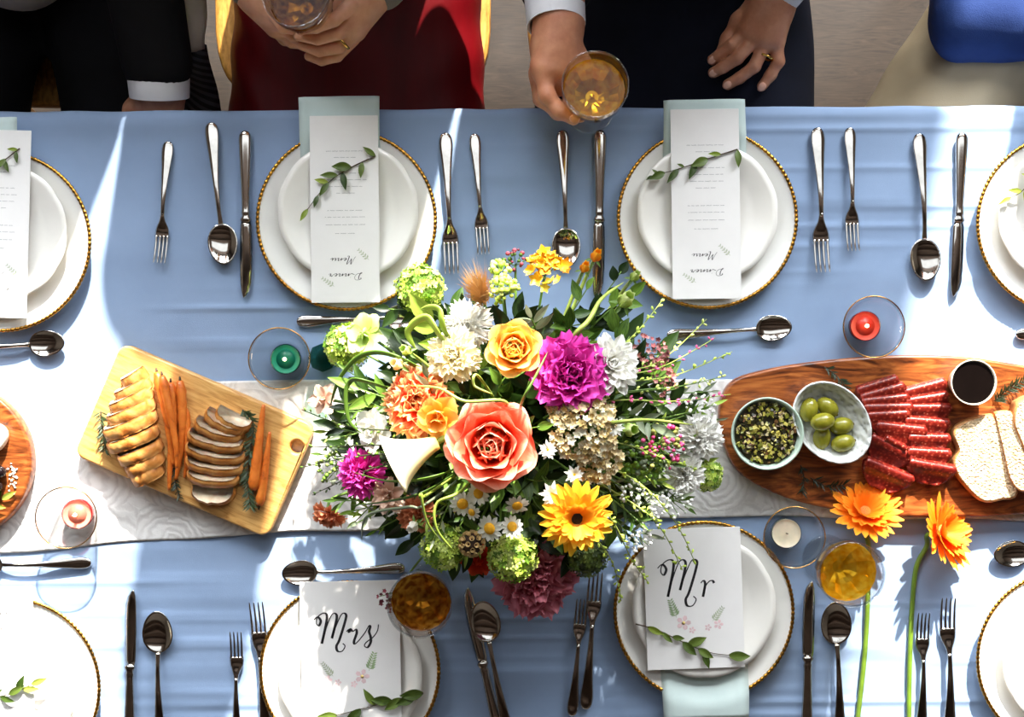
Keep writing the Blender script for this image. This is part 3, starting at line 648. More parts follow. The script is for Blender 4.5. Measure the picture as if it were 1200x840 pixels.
spoon_bowl = bowl_geo().mesh('spoon_bowl', M_steel)
knife_handle = G().add(*bar(sm([(0, .001, .001, .0055), (.002, .0060, .003, .0055), (.010, .0092, .0044, .0056), (.030, .0090, .0046, .0056), (.070, .0074, .0042, .0058), (.110, .0060, .0038, .0060), (.120, .0066, .0042, .0060), (.124, .0058, .0038, .0060), (.130, .0084, .0040, .0060), (.133, .0070, .003, .0060)]))).mesh('knife_handle', M_steel)
def blade_geo():
    st = [(.131, -.0060, .0062), (.140, -.0078, .0082), (.170, -.0084, .0088), (.200, -.0082, .0090), (.222, -.0070, .0086), (.234, -.0040, .0076), (.241, .0005, .0060), (.244, .0040, .0046)]
    return loft([[(a, y, .0048), ((a + b) / 2, y, .0040), (b, y, .0042), (b, y, .0062), ((a + b) / 2, y, .0064), (a, y, .0052)] for y, a, b in st])
knife_blade = G().add(*blade_geo()).mesh('knife_blade', M_steel, True)
KIND = {'dinner_fork': (.208, 'fork'), 'dessert_fork': (.208, 'fork'), 'table_spoon': (.208, 'spoon'), 'dessert_spoon': (.208, 'spoon'), 'table_knife': (.244, 'knife')}
def cutlery(kind, x0, y0, x1, y1, label, z=TZ + .0025, tilt=0):
    Lm, fam = KIND[kind]; a, b = P(x0, y0, z), P(x1, y1, z); d = b - a; k = d.length / Lm
    t = thing(kind, label, fam, Matrix.Translation(a) @ RZ(math.atan2(-d.x, d.y)) @ RX(tilt) @ SC(k), fam + 's laid on the cloth')
    if fam == 'fork':
        ob('handle', fork_handle, t); h = ob('head', fork_head, t)
        for x in (-.0096, -.0032, .0032, .0096): ob('tine', fork_tine, h, T(x * .97, 0, 0))
    elif fam == 'spoon': ob('handle', spoon_handle, t); ob('bowl', spoon_bowl, t)
    else: ob('handle', knife_handle, t); ob('blade', knife_blade, t)
    return t
cutlery('dessert_fork', 198, 166, 189, 309, 'short fork lying alone beside the plate by the narrow white cuff')
cutlery('table_spoon', 248, 144, 265, 309, 'tablespoon between the lone short fork and the knife before the red dress')
cutlery('table_knife', 288, 154, 290, 349, 'table knife beside the plate in front of the red dress')
cutlery('dinner_fork', 522, 156, 530, 322, 'long fork beside the plate in front of the red dress, handle on a sunlit strip')
cutlery('dessert_fork', 556, 157, 567, 299, 'short fork beside the long fork, between red dress and raised glass')
cutlery('table_spoon', 659, 153, 664, 312, 'tablespoon below the raised wine glass, bowl touching yellow flowers')
cutlery('table_knife', 703, 153, 701, 350, 'table knife below the raised wine glass with its blade under green leaves')
cutlery('dinner_fork', 957, 150, 962, 320, 'long fork beside the plate before the person raising a glass')
cutlery('dessert_fork', 995, 150, 998, 295, 'short fork between the long fork and the spoon in front of beige trousers')
cutlery('table_spoon', 1076, 157, 1083, 328, 'tablespoon with handle on the sunlit cloth in front of beige trousers')
cutlery('table_knife', 1126, 156, 1119, 348, 'table knife on sunlit cloth in front of the blue jacket')
cutlery('dessert_spoon', -70, 411, 77, 401, 'spoon lying crosswise between the round board and the plate by the narrow white cuff')
cutlery('dessert_spoon', 348, 377, 492, 371, 'spoon handle lying crosswise under the menu card before the red dress, bowl hidden by flowers')
cutlery('dessert_spoon', 781, 393, 925, 383, 'spoon lying crosswise between the acacia board and the plate before the person raising a glass')
cutlery('dessert_spoon', 1189, 392, 1332, 388, 'spoon handle end lying by the acacia board near the small sauce cup')
cutlery('table_knife', 153, 884, 154, 690, 'table knife beside the tablespoon, blade pointing to the pink votive and cutting board')
cutlery('table_spoon', 190, 886, 186, 716, 'tablespoon right beside the knife below the cutting board')
cutlery('dessert_fork', 279, 880, 278, 738, 'short fork beside the long fork at the Mrs plate')
cutlery('dinner_fork', 314, 872, 302, 703, 'long fork touching the gold rim of the Mrs plate')
cutlery('dessert_spoon', 108, 659, -35, 662, 'spoon handle lying crosswise below the pink votive on the runner edge')
cutlery('dessert_spoon', 475, 665, 333, 671, 'spoon lying crosswise above the Mrs card')
cutlery('table_knife', 590, 878, 545, 688, 'table knife in the shade beside the Mrs plate')
cutlery('table_spoon', 598, 872, 564, 704, 'tablespoon lying against the shaded knife beside the Mrs plate', TZ + .006)
cutlery('dessert_fork', 670, 838, 682, 700, 'short fork lying partly over the long fork beside the Mr plate', TZ + .005)
cutlery('dinner_fork', 686, 830, 698, 668, 'long fork under the short fork beside the Mr plate')
cutlery('table_knife', 944, 874, 947, 680, 'table knife beside the Mr plate with tip under the white wine glass')
cutlery('table_spoon', 984, 878, 977, 705, 'tablespoon below the white wine glass standing near the orange gerberas')
cutlery('dessert_fork', 1079, 860, 1080, 716, 'short fork beside the bent gerbera stem')
cutlery('dinner_fork', 1112, 868, 1108, 698, 'long fork below the drooping orange gerbera head')
cutlery('dessert_spoon', 1310, 635, 1163, 650, 'spoon bowl lying crosswise beside the drooping orange gerbera')

# ------------------------------------------------------------------ place settings
def china_mat(name, col=(238, 237, 232)):
    return plain(name, col, 0.14, 0, 0.015, 20, 0.5, Coat_Weight=0.3, Coat_Roughness=0.05)
M_china = china_mat('white_china'); M_china2 = china_mat('ivory_china', (240, 237, 230))
M_goldrim = plain('aged_gold', (206, 150, 62), 0.25, 1.0, 0.3, 90)
M_napkin = fabric_mat('mint_linen', (190, 208, 206), (206, 222, 219), weave=1500, bumpy=0.15)
M_card = plain('card_paper', (236, 234, 232), 0.75, 0, 0.01, 30)
M_ink = plain('black_ink', (26, 22, 26), 0.6); M_grey = plain('grey_ink', (120, 118, 122), 0.7); M_palegreen = plain('sage_print', (176, 184, 158), 0.8)
M_pinkprint = plain('pink_print', (236, 206, 208), 0.8); M_yellowprint = plain('yellow_print', (234, 206, 130), 0.8); M_greenprint = plain('fern_print', (150, 172, 130), 0.8)
RC = .130
charger_me = G().add(*lathe([(.0, .0), (.072, .0), (.074, .003), (.092, .006), (.124, .0145), (RC, .0175), (RC, .0188), (.124, .0172), (.095, .0092), (.084, .0062), (.0005, .0058)], 72)).mesh('plate', M_china)
def rim_geo():
    n, rings = 120 * 4, []
    for i in range(n + 1):
        a = 2 * PI * i / n; q = .0030 * (.62 + .38 * abs(math.sin(a * 60)))
        rings.append([((RC - .0012 + q * math.cos(b)) * math.cos(a), (RC - .0012 + q * math.cos(b)) * math.sin(a), .0182 + q * .8 * math.sin(b)) for b in [2 * PI * j / 7 for j in range(7)]])
    return loft(rings, False)
rim_me = G().add(*rim_geo()).mesh('gold_rim', M_goldrim)
RS = .1015
salad_me = G().add(*lathe([(.0, .0), (.055, .0), (.057, .003), (.068, .005), (.092, .0115), (RS, .0150), (RS, .0162), (.093, .0142), (.071, .0082), (.064, .0056), (.0005, .0052)], 96, lambda a, r, z: 1 + (.011 * abs(math.sin(a * 6)) - .006 if r > .08 else 0))).mesh('plate', M_china2)
def napkin_me(w, y0, y1, seed):            # folded linen: flat in the plate's well, then over the rim (y outwards)
    rs = random.Random(seed); ph = rs.random() * 6
    def f(u_, v_):
        y = y0 + (y1 - y0) * v_; x = (u_ - .5) * w * (1 + .02 * math.sin(v_ * 5 + ph))
        r = math.hypot(x, y); z = float(np.interp(r, [0, .08, .095, .124, .131, .145, .2], [.0066, .0068, .0104, .0196, .0225, .0222, .0205]))
        return (x, y, z + .0006 * math.sin(x * 90 + ph) + .002 * max(0, abs(u_ - .5) * 2 - .9) * -6)
    V, F, UV = patch(14, 30, f)
    g = G().add(V, F, 0, None, UV); V2, F2, UV2 = patch(14, 30, lambda u_, v_: tuple(np.array(f(u_, v_)) + np.array((0, 0, .0036 - .0028 * max(0, abs(u_ - .5) * 2 - .86) / .14 * .8))))
    n = len(V); g.add(V2, [tuple(reversed(q)) for q in F2]); nu, nv = 14, 30
    edge = [i for i in range(nu + 1)] + [j * (nu + 1) + nu for j in range(1, nv + 1)] + [nv * (nu + 1) + i for i in range(nu - 1, -1, -1)] + [j * (nu + 1) for j in range(nv - 1, 0, -1)]
    for i in range(len(edge)): a, b = edge[i], edge[(i + 1) % len(edge)]; g.f.append((a, a + n, b + n, b)); g.m.append(0)
    g.f = [tuple(reversed(q)) for q in g.f]
    return g.mesh('napkin', M_napkin)
def ribbon(paths, w, z=.0, n=5, vary=True):    # flat ink strokes; paths in metres
    g = G()
    for pts in paths:
        q = smooth([(x, y, 0) for x, y in pts], n) if len(pts) > 2 else [Vector((x, y, 0)) for x, y in pts]
        L_ = []; R_ = []
        for i, p in enumerate(q):
            d = q[min(len(q) - 1, i + 1)] - q[max(0, i - 1)]
            d = d.normalized() if d.length > 1e-9 else Vector((1, 0, 0)); nrm = Vector((-d.y, d.x, 0))
            ww = w * ((.55 + .75 * max(0, -d.y)) if vary else 1)
            L_.append((p.x + nrm.x * ww / 2, p.y + nrm.y * ww / 2, z)); R_.append((p.x - nrm.x * ww / 2, p.y - nrm.y * ww / 2, z))
        m = len(q); g.add(L_ + R_, [(m + i, m + i + 1, i + 1, i) for i in range(m - 1)])
    return g
# handwriting strokes (x right, y down) as drawn on the cards
M_ST = [[(125, 390), (145, 375), (160, 395), (150, 418), (138, 405), (145, 376), (170, 358), (190, 365), (186, 410), (163, 507)], [(163, 505), (190, 420), (215, 366), (235, 362), (238, 390), (213, 482)],
        [(213, 480), (240, 410), (265, 363), (285, 366), (280, 400), (250, 490), (235, 520), (240, 545), (262, 546), (277, 522), (266, 508)]]
R_ST = [[(286, 450), (297, 440), (301, 449), (294, 453), (303, 437), (318, 449), (332, 440), (336, 458), (322, 498), (326, 512), (346, 495)]]
R2_ST = [[(298, 456), (309, 446), (316, 458), (312, 482), (305, 512)], [(306, 502), (318, 468), (333, 450), (346, 448), (352, 458)]]
S_ST = [[(346, 495), (376, 458), (397, 424), (403, 430), (397, 452), (404, 478), (404, 505), (388, 530), (373, 522), (382, 505), (416, 480), (438, 450), (444, 418)]]
A_ = {'i': ([[(0, .9), (2, .2), (2.4, 0), (3.4, .6)], [(2.6, 2.9), (2.7, 3.2)]], 3.4), 'n': ([[(0, .4), (1.2, 1.9), (1, 0), (2.4, 1.8), (3.4, 1.9), (3.2, .3), (3.8, 0), (4.8, .6)]], 4.8),
      'e': ([[(0, .6), (1.8, 1.2), (2, 1.9), (1.2, 1.9), (.6, .9), (1.2, 0), (2.2, .1), (3.2, .8)]], 3.2), 'r': ([[(0, .4), (1, 1.9), (1.3, 2.2), (1.4, 1.6), (2.6, 1.8), (2.2, .5), (2.8, 0), (3.8, .8)]], 3.8),
      'u': ([[(0, 1.2), (.8, 1.9), (.8, .4), (1.6, 0), (2.8, .8), (3.2, 1.9), (3, .4), (3.6, 0), (4.8, .9)]], 4.8),
      'D': ([[(1.6, 4.4), (1.8, 2), (.8, -.6), (0, -.4), (.8, .2), (3.4, .2), (5, 2.4), (4, 4.8), (1.6, 5), (-.2, 4.2), (.2, 3.4)]], 5.6),
      'M': ([[(-.4, -1.0), (.6, 1), (1.6, 4.4), (2.2, 4.5), (2.4, .6)], [(2.4, .6), (4.6, 4.4), (5.2, 4.3), (4.6, -.8), (5.2, -1.6), (6, -1.2)]], 6.0)}
def word(txt, x, y, k):
    out = []
    for ch in txt:
        st, adv = A_[ch]
        for s_ in st: out.append([(x + k * (a + .25 * b), y + k * b) for a, b in s_])
        x += adv * k
    return out
def scribble(x0, x1, y, h, rs):            # a line of print too small to read
    pts = []; x = x0
    paths = []
    while x < x1:
        wl = rs.uniform(.004, .011); xe = min(x1, x + wl); q = []; t = x; up = 1
        while t < xe: q.append((t, y + up * h * rs.uniform(.2, .5))); up = -up; t += .0008
        if len(q) > 2: paths.append(q)
        x = xe + .0016
    return paths
def frond(x, y, ang, L_, n, lw):
    g = G(); ca, sa = math.cos(ang), math.sin(ang)
    g.add(*[ribbon([[(x, y), (x + ca * L_, y + sa * L_)]], .0005, 0, 2, False).v, ribbon([[(x, y), (x + ca * L_, y + sa * L_)]], .0005, 0, 2, False).f])
    for i in range(n):
        t = (i + .7) / n
        for s_ in (-1, 1):
            a = ang + s_ * R(52); l = lw * (1.1 - .5 * t); bx, by = x + ca * L_ * t, y + sa * L_ * t
            dx, dy = math.cos(a), math.sin(a)
            g.add([(bx, by, 0), (bx + dx * l * .5 - dy * l * .22, by + dy * l * .5 + dx * l * .22, 0), (bx + dx * l, by + dy * l, 0), (bx + dx * l * .5 + dy * l * .22, by + dy * l * .5 - dx * l * .22, 0)], [(0, 3, 2, 1)])
    return g
def fix_up(g):                              # make flat print face upwards
    out = []
    for f in g.f:
        a, b, c = (Vector(g.v[i]) for i in f[:3]); out.append(f if (b - a).cross(c - a).z >= 0 else tuple(reversed(f)))
    g.f = out; return g
def menu_card(label, M, w, h, seed):
    rs = random.Random(seed); t = thing('menu_card', label, 'card', M, 'long menu cards on the plates')
    ob('paper', slab('paper', rounded(w, h, .0008, 2), [], .0009, .0002, M_card), t)
    z = .0011; D_ = w * .056
    ob('lettering', fix_up(ribbon(word('Dinner', -.024, h * .345, .00185) + word('Menu', -.014, h * .262, .00185), .0009, z, 4)).mesh('lettering', M_ink), t)
    pr = []
    for ln, y in enumerate((.075, .058, .043, .030, -.004, -.017, -.030, -.043, -.074)):
        hw = w * (.30 if ln % 4 else .16) * rs.uniform(.85, 1.1); pr += scribble(-hw, hw, h * y / .11 * .30 - .02, .0009, rs)
    pr += scribble(-w * .27, w * .27, -h * .31, .0016, rs)
    ob('small_print', fix_up(ribbon(pr, .00045, z, 1, False)).mesh('small_print', M_grey), t, None, 'stuff')
    for x, y, a in ((-.034, .31 * h, R(-45)), (.016, .45 * h, R(-35))):
        ob('printed_sprig', fix_up(frond(x, y - .01, a, .021, 5, .0052)).mesh('printed_sprig', M_palegreen), t, T(0, 0, z))
    return t
def name_card(label, M, w, h, strokes, k, off, flip):
    t = thing('name_card', label, 'card', M)
    ob('paper', slab('paper', rounded(w, h, .001, 2), [], .0012, .0003, M_card), t); z = .0014
    ob('lettering', fix_up(ribbon([[((x - 285) * k + off[0], -(y - 450) * k + off[1]) for x, y in s_] for s_ in strokes], .0029, z, 7)).mesh('lettering', M_ink), t)
    f = flip; cx_, cy_ = f * .016, -h * .17
    g = G()
    def pf(cx, cy, r, n):
        for i in range(n):
            a = 2 * PI * i / n; pts = [(cx + r * q * math.cos(a + da), cy + r * q * math.sin(a + da), 0) for q, da in ((.1, 0), (.7, -.5), (1, -.18), (1, .18), (.7, .5))]
            g.add(pts, [(0, 1, 2, 3, 4)])
    pf(cx_, cy_, .0105, 5); pf(cx_ - f * .05, cy_ - .004, .007, 5); pf(cx_ - f * .035, cy_ - .008, .005, 5); pf(cx_ - f * .012, cy_ - .011, .005, 5)
    ob('printed_flowers', fix_up(g).mesh('printed_flowers', M_pinkprint), t, T(0, 0, z))
    g2 = G().add(*prism([(.0025 * math.cos(i * PI / 4), .0025 * math.sin(i * PI / 4)) for i in range(8)], 0, .0003)); ob('printed_centre', g2.mesh('printed_centre', M_yellowprint), t, T(cx_, cy_, z + .0003))
    ob('printed_fern', fix_up(frond(cx_ + f * .010, cy_ + .008, R(72) if f > 0 else R(108), .026, 7, .009)).mesh('printed_fern', M_greenprint), t, T(0, 0, z))
    ob('printed_fern', fix_up(frond(cx_ - f * .042, cy_ + .001, R(128) if f > 0 else R(52), .024, 7, .007)).mesh('printed_fern', M_palegreen), t, T(0, 0, z))
    return t
def leaf_geo(L_, W, fold=.25, bend=.2, nu=4, nv=7, tip=1.0):
    return patch(nu, nv, lambda u_, v_: ((u_ - .5) * W * max(.03, math.sin(PI * min(1, (v_ * .97 + .03)) ** .85)) ** tip, L_ * v_, abs(u_ - .5) * W * fold * math.sin(PI * v_) + bend * L_ * v_ * (1 - v_)))
M_olive = leaf_mat('sprig_leaf', (44, 66, 20), (104, 124, 52), 0.4); M_olive2 = leaf_mat('sprig_leaf_light', (120, 142, 40), (176, 186, 84), 0.4)
M_twig = plain('brown_twig', (70, 54, 34), 0.7)
sprig_leaf = [G().add(*leaf_geo(L_, W, .35, b)[:2], 0, None, leaf_geo(L_, W)[2]).mesh('leaf', m) for L_, W, b, m in ((.030, .011, .22, M_olive), (.024, .009, .3, M_olive), (.028, .010, .15, M_olive2), (.036, .017, .2, M_olive))]
def leaf_sprig(label, pts, leaves, z, cls=(0, 1, 2), sc_=1.0):     # pts: pixel path of the stem; leaves: (t, side angle deg, kind, scale)
    path = smooth([P(x, y, z + .003) for x, y in pts], 5); o = path[0]
    t = thing('leaf_sprig', label, 'sprig', Matrix.Translation(o), 'leaf sprigs on the menu and name cards')
    ob('stem', G().add(*tube([p - o for p in path], lambda q: .0011 - .0006 * q, 5)).mesh('stem', M_twig), t)
    for tt, ang, k, s_ in leaves:
        i = min(len(path) - 2, int(tt * (len(path) - 1))); d = path[i + 1] - path[i]; a = math.atan2(-d.x, d.y) + R(ang)
        ob('leaf', sprig_leaf[k], t, Matrix.Translation(path[i] - o) @ RZ(a) @ RX(R(6)) @ SC(s_ * sc_))
    return t
CH = TZ + .0025; SAL = CH + .0112; CARD = SAL + .0172
def charger(x, y, label):
    o = P(x, y, CH + .018); t = thing('charger_plate', label, 'plate', T(o.x, o.y, CH), 'gold-rimmed plates'); ob('plate', charger_me, t); ob('gold_rim', rim_me, t); return t
def salad(x, y, label, s_=1.0):
    o = P(x, y, SAL + .015); return tag(ob('salad_plate', salad_me, None, T(o.x, o.y, SAL) @ SC(s_, s_, 1)), label, 'plate', 'small plates on gold-rimmed plates')
def napkin(x, y, rot, w, y0, y1, label, seed):
    o = P(x, y, CH); return tag(ob('napkin', napkin_me(w, y0, y1, seed), None, T(o.x, o.y, CH) @ RZ(R(rot))), label, 'napkin', 'folded napkins')
def card_at(x, y, rot): o = P(x, y, CARD); return T(o.x, o.y, CARD) @ RZ(R(rot))
# guests' side
charger(406, 258, 'gold-rimmed plate in front of the red dress'); salad(408, 247, 'small white plate under the menu card before the red dress'); napkin(402, 258, 1.0, .118, -.055, .176, 'mint napkin hanging over the table edge before the red dress', 1)
menu_card('menu card on the plate before the red dress', card_at(404, 245, 180 + .6), .0985, .2690, 1)
leaf_sprig('leaf sprig on the menu card before the red dress', [(440, 183), (412, 196), (385, 214), (357, 250)], [(.06, -60, 0, .75), (.2, 60, 0, .8), (.34, -30, 3, .8), (.48, 70, 0, .9), (.55, -35, 0, .85), (.68, 10, 1, 1), (.72, -60, 2, .75), (.82, 20, 1, .8), (.97, 5, 2, .75)], CARD)
charger(829, 256, 'gold-rimmed plate in front of the black-suited person raising a glass'); salad(829, 249, 'small white plate under the menu card before the person raising a glass'); napkin(825, 256, 1.0, .120, -.055, .169, 'mint napkin hanging over the table edge before the person raising a glass', 2)
menu_card('menu card on the plate before the person raising a glass', card_at(827, 239, 180 + .8), .0985, .2730, 2)
leaf_sprig('leaf sprig on the menu card before the person raising a glass', [(864, 175), (830, 186), (795, 198), (760, 207)], [(.04, 75, 0, .9), (.24, -20, 2, .7), (.36, 5, 3, .8), (.5, 45, 0, .9), (.62, -40, 1, .5), (.72, 35, 0, .9), (.82, 10, 3, .7), (.9, -50, 1, .5), (.98, 20, 1, .5)], CARD)
charger(1, 283, 'gold-rimmed plate in front of the person with the narrow white cuff'); salad(-4, 272, 'small white plate under the menu card by the narrow white cuff'); napkin(-16, 283, 2, .118, -.055, .176, 'mint napkin hanging over the table edge by the narrow white cuff', 3)
menu_card('menu card on the plate by the narrow white cuff', card_at(-6, 262, 180 - 1.5), .0985, .2700, 3)
leaf_sprig('leaf sprig on the menu card by the narrow white cuff', [(23, 174), (10, 184), (-4, 194), (-30, 206)], [(.1, -40, 2, .55), (.14, 60, 0, .6), (.45, 10, 1, .9), (.5, 75, 1, .8), (.7, -20, 0, .9)], CARD)
charger(1250, 262, 'gold-rimmed plate in front of the blue jacket'); salad(1252, 252, 'small white plate in front of the blue jacket'); napkin(1248, 262, -1, .118, -.055, .171, 'mint napkin hanging over the table edge before the blue jacket', 4)
menu_card('menu card on the plate before the blue jacket', card_at(1262, 244, 180), .0985, .2700, 4)
leaf_sprig('leaf sprig lying on the small plate before the blue jacket', [(1225, 205), (1208, 215), (1195, 226), (1183, 232)], [(.2, -50, 2, .9), (.5, 40, 2, .9), (.65, -40, 2, .8), (.95, 5, 2, .8)], SAL + .016)
# near side
charger(12, 806, 'gold-rimmed plate beside the knife and tablespoon below the pink votive'); salad(4, 812, 'small white plate under the menu card below the pink votive')
menu_card('menu card on the plate below the pink votive', card_at(-8, 795, 1), .1180, .2650, 5)
leaf_sprig('leaf sprig on the menu card below the pink votive', [(-40, 824), (-10, 818), (15, 812), (40, 800)], [(.3, 20, 0, 1), (.5, -30, 1, 1), (.66, 12, 0, .95), (.75, 40, 0, .9), (.86, -25, 2, .95), (.97, -5, 2, .95)], CARD)
charger(410, 786, 'gold-rimmed plate under the Mrs card'); salad(411, 792, 'small white plate under the Mrs card', 1.02)
name_card('white card lettered Mrs in black script', card_at(411, 764, 1.2), .1430, .2050, M_ST + R_ST + S_ST, .000292, (-.0055, .030), 1)
leaf_sprig('dark leaf sprig across the Mrs card', [(496, 812), (470, 818), (440, 826), (395, 838), (360, 846)], [(.02, -8, 3, .95), (.10, 12, 3, .9), (.26, 20, 3, .8), (.36, -20, 3, .85), (.52, -70, 0, 1), (.62, 30, 3, .9), (.78, -12, 3, .8), (.95, 5, 3, .8)], CARD)
charger(825, 716, 'gold-rimmed plate under the Mr card'); salad(825, 710, 'small white plate under the Mr card', 1.02); napkin(822, 716, 181.5, .124, -.04, .150, 'pale mint napkin below the small plate of the Mr card', 6)
name_card('white card lettered Mr in black script', card_at(813, 701, 2.0), .1400, .2020, M_ST + R2_ST, .000355, (.006, .024), -1)
leaf_sprig('leaf sprig across the Mr card', [(745, 731), (770, 738), (800, 752), (830, 764), (858, 768)], [(.16, -8, 2, .95), (.34, -20, 1, .9), (.40, 20, 3, .5), (.5, -20, 3, .75), (.58, 45, 3, .8), (.66, -10, 3, .7), (.74, -55, 0, .9), (.95, 5, 3, .85)], CARD)
charger(1250, 773, 'gold-rimmed plate beside the long fork near the drooping orange gerbera'); salad(1256, 776, 'small white plate near the drooping orange gerbera', .98)

# ------------------------------------------------------------------ wine glasses, votives
M_glass = glass_mat('clear_glass', (249, 250, 250), .05, .8); M_goldline = plain('gold_line', (196, 150, 84), 0.22, 1.0)
def wine_mats(name, a, b):                 # (body seen at the facets of the bowl, clear tinted surface)
    def mix(t, f, x, y):
        m = t.n('ShaderNodeMixShader'); m.inputs[0].default_value = f; t.l(x.outputs[0], m.inputs[1]); t.l(y.outputs[0], m.inputs[2]); return m
    t = NT(name); c = t.ramp(t.noise(t.coord(), 90, 1), [(0.35, a), (0.65, b)])
    tr = t.n('ShaderNodeBsdfTransparent'); tl = t.n('ShaderNodeBsdfTranslucent'); df = t.n('ShaderNodeBsdfDiffuse'); gs = t.n('ShaderNodeBsdfGlossy'); gs.inputs['Roughness'].default_value = .08
    for x in (tr, tl, df, gs): t.l(c, x.inputs[0])
    body = t.end(mix(t, .34, mix(t, .5, tr, mix(t, .5, tl, df)), gs))
    t = NT(name + '_surface'); tr = t.n('ShaderNodeBsdfTransparent'); t.l(t.ramp(t.noise(t.coord(), 30, 1), [(0.3, b), (0.7, (255, 246, 200))]), tr.inputs[0]); gs = t.n('ShaderNodeBsdfGlossy'); gs.inputs['Roughness'].default_value = .02
    return [body, t.end(mix(t, .03, tr, gs))]
M_wine = wine_mats('white_wine', (236, 184, 44), (255, 226, 110)); M_wine_dark = wine_mats('amber_wine', (150, 96, 34), (226, 176, 90))
fac = lambda a, r, z: 1 + (.03 * abs(math.sin(a * 5)) if .072 < z < .112 and r > .012 else 0)
OUT = [(.0, .0), (.034, .0), (.035, .0016), (.030, .0028), (.010, .0052), (.0046, .010), (.0038, .030), (.0042, .058), (.010, .066), (.026, .074), (.038, .088), (.0425, .105), (.0440, .125), (.0442, .140)]
INN = [(.0430, .140), (.0428, .125), (.0412, .105), (.0368, .0895), (.025, .0765), (.009, .0695), (.0003, .068)]
coupe_me = G().add(*lathe(OUT + INN, 60, fac)).mesh('glass', M_glass)
wg = G().add(*lathe([(.0003, .0715), (.0040, .0705), (.0088, .0700), (.0170, .0730), (.0246, .0770), (.0364, .0900), (.0408, .1050), (.0413, .110), (.0395, .1093), (.0003, .1090)], 20, lambda a, r, z: 1 + (.10 * abs(math.sin(a * 5)) - .08 if .012 < r < .039 and z < .1 else 0)))
wg.m = [1 if i >= 7 * 20 and i != 9 * 20 else 0 for i in range(len(wg.f))]
wine_me = wg.mesh('wine', M_wine, False)
rimline = lambda r, z, q: G().add(*loft([[((r + q * math.cos(b)) * math.cos(a), (r + q * math.cos(b)) * math.sin(a), z + q * math.sin(b)) for b in [2 * PI * j / 6 for j in range(6)]] for a in [2 * PI * i / 60 for i in range(61)]], False))
coupe_rim = rimline(.0436, .140, .0009).mesh('rim', M_glass)
def coupe(x, y, zbase, label, tilt=(0, 0), m=None):
    o = P(x, y, zbase); t = thing('wine_glass', label, 'glass', Matrix.Translation(o) @ RX(R(tilt[0])) @ RY(R(tilt[1])), 'wine glasses')
    ob('glass', coupe_me, t); ob('rim', coupe_rim, t)
    wm = wine_me if m is None else wine_me.copy()
    if m is not None: wm.materials[0] = m[0]; wm.materials[1] = m[1]
    ob('wine', wm, t); return t
coupe(690, 128, TZ + .055, 'glass of white wine raised in the black-suited person\'s hand', (-2, 0))
coupe(372, 26, TZ + .06, 'wine glass clasped between the hands over the red dress', (0, -3), M_wine_dark)
coupe(500, 687, TZ + .002, 'wine glass standing in the shade by the Mrs card', (0, 0), M_wine_dark)
coupe(968, 654, TZ + .002, 'glass of white wine standing between the Mr plate and the gerbera stems')

VO = [(.0, .0), (.024, .0), (.0265, .003), (.031, .012), (.037, .026), (.0415, .040), (.0440, .052), (.0430, .052), (.0400, .040), (.0355, .026), (.0295, .013), (.024, .005), (.0003, .0045)]
votive_me = G().add(*lathe(VO, 56)).mesh('cup', M_glass); votive_rim = rimline(.0436, .0522, .0009).mesh('rim', M_goldline)
wax_me = {}
def votive(x, y, label, clabel, wax, cup, lit=True, off=(0, 0), melt=None):
    o = P(x, y, TZ + .05); o.z = TZ + .0035
    t = thing('votive_holder', label, 'candle holder', Matrix.Translation(o), 'glass votive holders'); ob('cup', votive_me, t); ob('rim', votive_rim, t)
    c = thing('tealight_candle', clabel, 'candle', Matrix.Translation(o + Vector((off[0], off[1], .0048))), 'candles in glass votives')
    ob('cup', G().add(*lathe([(.0003, 0), (.0205, 0), (.0218, .016), (.0212, .016), (.0200, .0012), (.0003, .001)], 40)).mesh('cup', cup), c)
    ob('wax', G().add(*lathe([(.0003, .0015), (.0198, .0015), (.0208, .0145), (.0196, .0138), (.0150, .0128), (.0003, .0124)], 40)).mesh('wax', wax), c)
    if melt: ob('melted_pool', G().add(*lathe([(.0003, .0122), (.0135, .0130), (.0135, .0134), (.0003, .0134)], 32)).mesh('melted_pool', melt), c)
    ob('wick', G().add(*tube([(0, 0, .012), (.0004, .0003, .016), (.001, 0, .019)], .0007, 5)).mesh('wick', M_ink), c)
    if lit: ob('flame', G().add(*lathe([(.0002, .0175), (.0018, .0195), (.0026, .0225), (.0018, .0270), (.0002, .0325)], 12)).mesh('flame', M_flame), c)
tf = NT('candle_flame'); em = tf.n('ShaderNodeEmission'); em.inputs[0].default_value = (1, .78, .42, 1); em.inputs[1].default_value = 14; M_flame = tf.end(em)
def wax_mat(n, c): return plain(n, c, 0.35, 0, .06, 60, 0.4, Subsurface_Weight=0.25, Subsurface_Scale=0.01)
M_cupclear = glass_mat('tealight_cup', (232, 236, 236)); M_cupteal = glass_mat('teal_cup', (150, 214, 200)); M_cuppink = glass_mat('pink_cup', (240, 180, 186))
votive(328, 420, 'gold-rimmed glass votive holding the teal candle', 'lit teal candle in a glass votive above the cutting board', wax_mat('teal_wax', (30, 140, 112)), M_cupteal, True, (.003, -.001), wax_mat('teal_melt', (14, 112, 88)))
votive(1023, 383, 'glass votive holding the red candle beside the acacia board', 'lit red candle in a glass votive beside the acacia board', wax_mat('red_wax', (232, 78, 60)), M_cuppink, True, (-.003, .002), wax_mat('red_melt', (236, 56, 36)))
votive(79, 606, 'glass votive holding the pink candle on the lace runner', 'lit pink candle in a glass votive on the lace runner', wax_mat('pink_wax', (240, 150, 132)), M_cuppink, True, (.004, .001), wax_mat('pink_melt', (238, 126, 104)))
votive(930, 629, 'gold-rimmed glass votive holding the white candle', 'white candle in a glass votive beside the Mr plate', wax_mat('cream_wax', (238, 222, 196)), M_cupclear, False, (-.004, .001))

